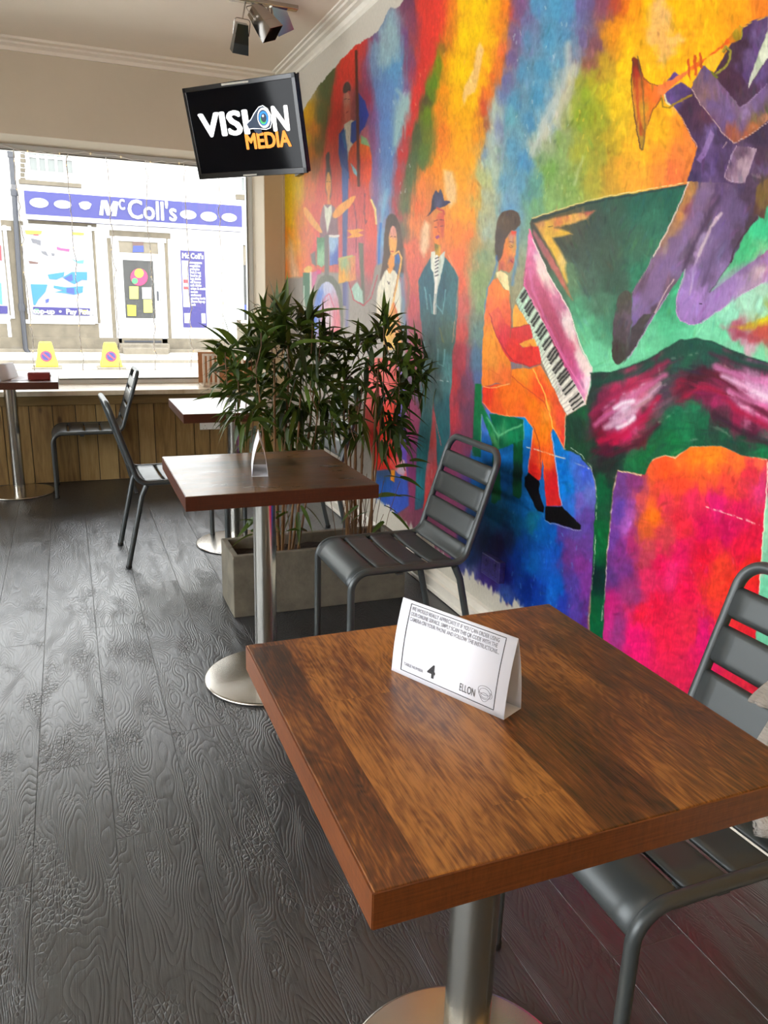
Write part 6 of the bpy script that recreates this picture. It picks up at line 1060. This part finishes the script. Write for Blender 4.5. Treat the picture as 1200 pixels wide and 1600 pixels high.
def bamboo(name, label, base, nodes, canes, twigs, low, seed):
    rs = random.Random(seed); t = thing(name, label, 'potted plant', base, 0, 'bamboo plants in the concrete planter'); bo_ = Vector(base)
    B = MB(); vals = []
    def leaf(p, d, L, w, droop, val):
        d = d.normalized()
        if bo_.x+p[0]+d.x*L > -.012: d.x = -abs(d.x)*.6; d.normalize()
        side = d.cross(Vector((0, 0, 1)));
        if side.length < .1: side = Vector((1, 0, 0))
        side.normalize(); roll = rs.uniform(-1.2, 1.2); side = Matrix.Rotation(roll, 3, d) @ side; up = side.cross(d).normalized(); K = 7; V = []; q = Vector(p)
        dd = d.copy()
        for i in range(K+1):
            k = i/K; ww = w*(math.sin(PI*min(1, k*1.02+.04)**.62)**.9 if k < 1 else 0.02)
            V += [q-side*ww+up*ww*.25, q.copy(), q+side*ww+up*ww*.25]
            for z_ in V[-3:]: z_.x = min(z_.x, -.008-bo_.x)
            dd = (dd+Vector((0, 0, -droop/K))).normalized(); q = q+dd*(L/K)
        B.add(V, [(i*3+j, i*3+j+1, i*3+j+4, i*3+j+3) for i in range(K) for j in range(2)], 0, True); vals.extend([val]*len(V))
    T = MB()
    for (u, v, n, sp_, ang) in nodes:
        yy = 3.10+rs.uniform(-.11, .13); c = at(u, v, 1, yy)-bo_
        T.tube([c+Vector((rs.uniform(-.03, .03), rs.uniform(-.02, .02), -.13)), c+Vector((0, 0, -.05)), c], .0022, 5)
        for k in range(int(n*(2.1 if seed == 3 else 1.65))):
            a = math.radians(ang)+rs.gauss(0, sp_); d = Vector((math.cos(a), rs.uniform(-.75, .75), math.sin(a)))
            leaf(c+Vector((rs.gauss(0, .024), rs.gauss(0, .024), rs.gauss(0, .024))), d, rs.uniform(.085, .165), rs.uniform(.0075, .0135), rs.uniform(.2, 2.0), min(1, max(0, rs.gauss(.38, .28))))
    for (u, v, a, L) in low:
        a = math.radians(a); c = at(u, v, 1, 3.05)-bo_; leaf(c, Vector((math.cos(a), -.25, math.sin(a))), L, .011, .7, .6)
    o = B.build('foliage', m_leaf, t); at_ = o.data.attributes.new('leaf', 'FLOAT', 'POINT'); at_.data.foreach_set('value', vals)
    T.build('twigs', m_twig, t)['kind'] = 'stuff'
    for (u0, v0, u1, v1, r) in canes:
        yy = 3.10+rs.uniform(-.04, .05); p0 = at(u0, v0, 1, yy)-bo_; p1 = at(u1, v1, 1, yy)-bo_; p0.z = PH-.05-bo_.z; C_ = MB(); K = 9; pts = []; rad = []
        for i in range(K*2+1):
            k = i/(K*2); q = p0.lerp(p1, k)+Vector((math.sin(k*3+u0)*.008, 0, 0)); pts.append(q); rad.append(r*(1-.45*k)*(1.22 if i % 3 == 0 else 1))
        C_.tube(pts, rad, 8); C_.build('cane', m_cane, t)
    C_ = MB()
    for _ in range(twigs):
        k = rs.choice(canes); yy = 3.1+rs.uniform(-.08, .08); p0 = at(k[0]+rs.uniform(-14, 14), k[1], 1, yy)-bo_; p0.z = PH-.04-bo_.z; p1 = p0+Vector((rs.uniform(-.07, .07), rs.uniform(-.05, .05), rs.uniform(.12, .36))); C_.tube([p0, p0.lerp(p1, .5)+Vector((rs.uniform(-.01, .01), 0, 0)), p1], .0014, 4)
    C_.build('stray_stems', m_twig, t)['kind'] = 'stuff'; return t
L1 = [(352,548,5,.5,125),(365,560,8,.8,110),(372,585,8,.9,150),(392,540,8,.7,100),(408,520,8,.6,95),(428,508,10,.6,90),(432,490,6,.5,100),(448,505,9,.7,80),(470,510,9,.7,70),(488,500,6,.5,60),(500,525,8,.7,40),(515,545,9,.8,30),(400,560,10,1.2,90),(425,545,10,1.2,90),(450,540,10,1.3,90),(475,545,10,1.3,80),(495,560,9,1.2,50),
      (385,600,10,1.1,160),(368,618,7,.8,190),(405,605,10,1.4,90),(432,590,10,1.4,90),(460,585,10,1.4,90),(485,595,10,1.4,60),(510,590,9,1.2,30),(395,640,9,1.2,200),(420,635,10,1.5,270),(448,630,10,1.6,270),(475,635,10,1.6,280),(500,635,10,1.4,330),(520,625,8,1.2,340),(375,655,6,.9,210),(408,668,7,1.1,240),(440,668,9,1.3,270),(470,672,9,1.3,270),(500,672,8,1.2,300),(522,660,7,1.0,320),(455,695,6,.9,270),(488,695,6,.9,280)]
R1 = [(600,510,9,.55,95),(602,535,9,.9,90),(578,530,8,.8,120),(560,548,9,1.0,130),(622,538,8,.8,45),(640,548,9,.7,20),(655,560,7,.6,10),(545,570,8,1.1,150),(575,565,9,1.4,90),(600,570,9,1.4,90),(625,575,9,1.1,30),(648,585,8,.7,0),(662,592,7,.6,340),(540,600,7,1.2,180),(565,600,8,1.4,270),(592,605,8,1.3,270),(618,605,8,1.0,340),(640,610,7,.8,330),
      (560,635,6,1.2,240),(600,640,8,1.0,290),(620,650,8,.7,330),(610,672,7,.6,310),(600,690,6,.5,300),(625,690,5,.5,350),(628,672,5,.5,20),(545,640,5,1.0,200),(570,670,5,.8,250)]
bamboo('bamboo_plant', 'left bushy green bamboo plant in the concrete planter', (-.70, 3.1, PH-.045), L1,
       [(437,850,428,560,.0075),(444,848,450,540,.007),(452,850,470,560,.006),(458,850,490,590,.0065),(432,850,400,600,.006),(465,848,500,610,.005)], 14,
       [(400,812,200,.12),(398,815,150,.10),(392,830,20,.12),(395,835,185,.13),(385,822,60,.09),(455,800,240,.14),(470,790,300,.13),(478,792,320,.14),(465,800,270,.15),(450,800,190,.13),(440,800,170,.10),(480,830,150,.12),(350,745,110,.1),(405,800,330,.14)], 3)
bamboo('bamboo_plant', 'right bamboo plant in the concrete planter, next to the slatted chair', (-.36, 3.1, PH-.045), R1,
       [(541,836,536,600,.0085),(556,830,560,590,.0085),(562,830,575,570,.007),(582,830,590,560,.0075),(572,830,600,600,.005),(548,832,548,640,.005)], 34,
       [(560,790,200,.12),(575,800,180,.10),(590,775,20,.12),(600,790,340,.13),(612,800,325,.17),(600,745,10,.12),(618,730,20,.13),(625,745,350,.13),(600,815,200,.1),(620,775,10,.12),(640,720,15,.10)], 8)
# ================================================================= cardigan over the near chair
m_knit = mat('ribbed_grey_knit', (176, 168, 158), .9, bump=1.5, bscale=240, var=.08, vscale=60, stretch=(1, .12, 1))
cd = thing('cardigan', 'pale grey ribbed knit cardigan hung over the back of the near chair', 'cardigan', (-.28, .80, .45)); co_ = Vector(cd.location)
def cloth(name, rows, m, fold=.012, seed=0, hem=True):
    """rows: list of polylines (each a list of points) lofted into one cloth"""
    B = MB(); n = 22; V = []
    for ri, row in enumerate(rows):
        P = [Vector(p) for p in row]
        for k in range(n+1):
            s = k/n*(len(P)-1); i = min(int(s), len(P)-2); q = P[i].lerp(P[i+1], s-i); ph = ri/(len(rows)-1)
            V.append(q+Vector((math.sin(k*.95+seed)*fold*ph, math.cos(k*1.3+seed)*fold*.5*ph, 0))-co_)
    B.add(V, [(r*(n+1)+k, r*(n+1)+k+1, (r+1)*(n+1)+k+1, (r+1)*(n+1)+k) for r in range(len(rows)-1) for k in range(n)], 0, True); o = B.build(name, m, cd, solid=.007); s_ = o.modifiers.new('sub', 'SUBSURF'); s_.levels = 1; s_.render_levels = 2; return o
# the back of this chair leans from (-.337, z .414) to (-.217, z .795); near post y = .744
def bp(y, z, off_): return (-.337+(z-.414)*.315-off_, y, z)
cloth('body', [[bp(.74, .70, -.05), bp(.80, .72, -.045), bp(.86, .70, -.05)], [bp(.73, .765, -.03), bp(.80, .775, -.03), bp(.87, .765, -.03)], [bp(.72, .815, 0), bp(.80, .815, 0), bp(.875, .81, 0)], [bp(.71, .77, .03), bp(.80, .775, .03), bp(.885, .765, .03)], [bp(.69, .66, .045), bp(.80, .66, .04), bp(.905, .66, .03)], [bp(.67, .57, .06), bp(.80, .55, .055), bp(.925, .55, .035)], [bp(.66, .48, .08), bp(.80, .46, .07), bp(.935, .45, .045)]], m_knit, .012, 1)
cloth('body_front', [[bp(.72, .80, .035), bp(.84, .80, .035)], [bp(.76, .72, .05), bp(.895, .715, .04)], [bp(.79, .65, .06), bp(.935, .64, .045)], [bp(.83, .61, .065), bp(.962, .59, .05)], [bp(.86, .597, .065), bp(.962, .575, .05)]], m_knit, .003, 2.2)
B = MB(); P = at(1172, 1293, 2, .44); e = Vector((P.x, P.y, .45))-co_; pts = [Vector((.02, -.02, .10)), Vector((-.03, -.05, .03)), (e+Vector((.07, -.06, .012))), e]; B.tube(pts, [.035, .03, .024, .021], 16, cap=False); o = B.build('sleeve', m_knit, cd, solid=.004); o.modifiers.new('sub', 'SUBSURF').render_levels = 1
# ================================================================= fill panels added on the unseen ceiling behind the camera to brighten the room
m_fill = mat('glowing_fill_panel', (255, 246, 232), .5, emit=(255, 246, 232), estr=FILL_STRENGTH)
def panel(label, x, y, first=None):
    if first: return dup(first, (x, y, ZC_), 0, label)
    t = thing('ceiling_fill_panel', label, 'ceiling light', (x, y, ZC_), 0, 'added ceiling fill panels'); B = MB(); B.box((-.31, -.31, -.03), (.31, .31, 0)); B.build('housing', m_white, t, bevel=.004); B = MB(); B.box((-.29, -.29, -.034), (.29, .29, -.029)); B.build('diffuser', m_fill, t); return t
pn = panel('square fill panel added on the ceiling nearest the side window', -3.3, -.6); panel('square fill panel added on the ceiling nearest the mural, behind the camera', -1.9, -1.0, pn); panel('square fill panel added on the ceiling at the back of the cafe', -3.0, -2.4, pn)
bpy.context.view_layer.update()
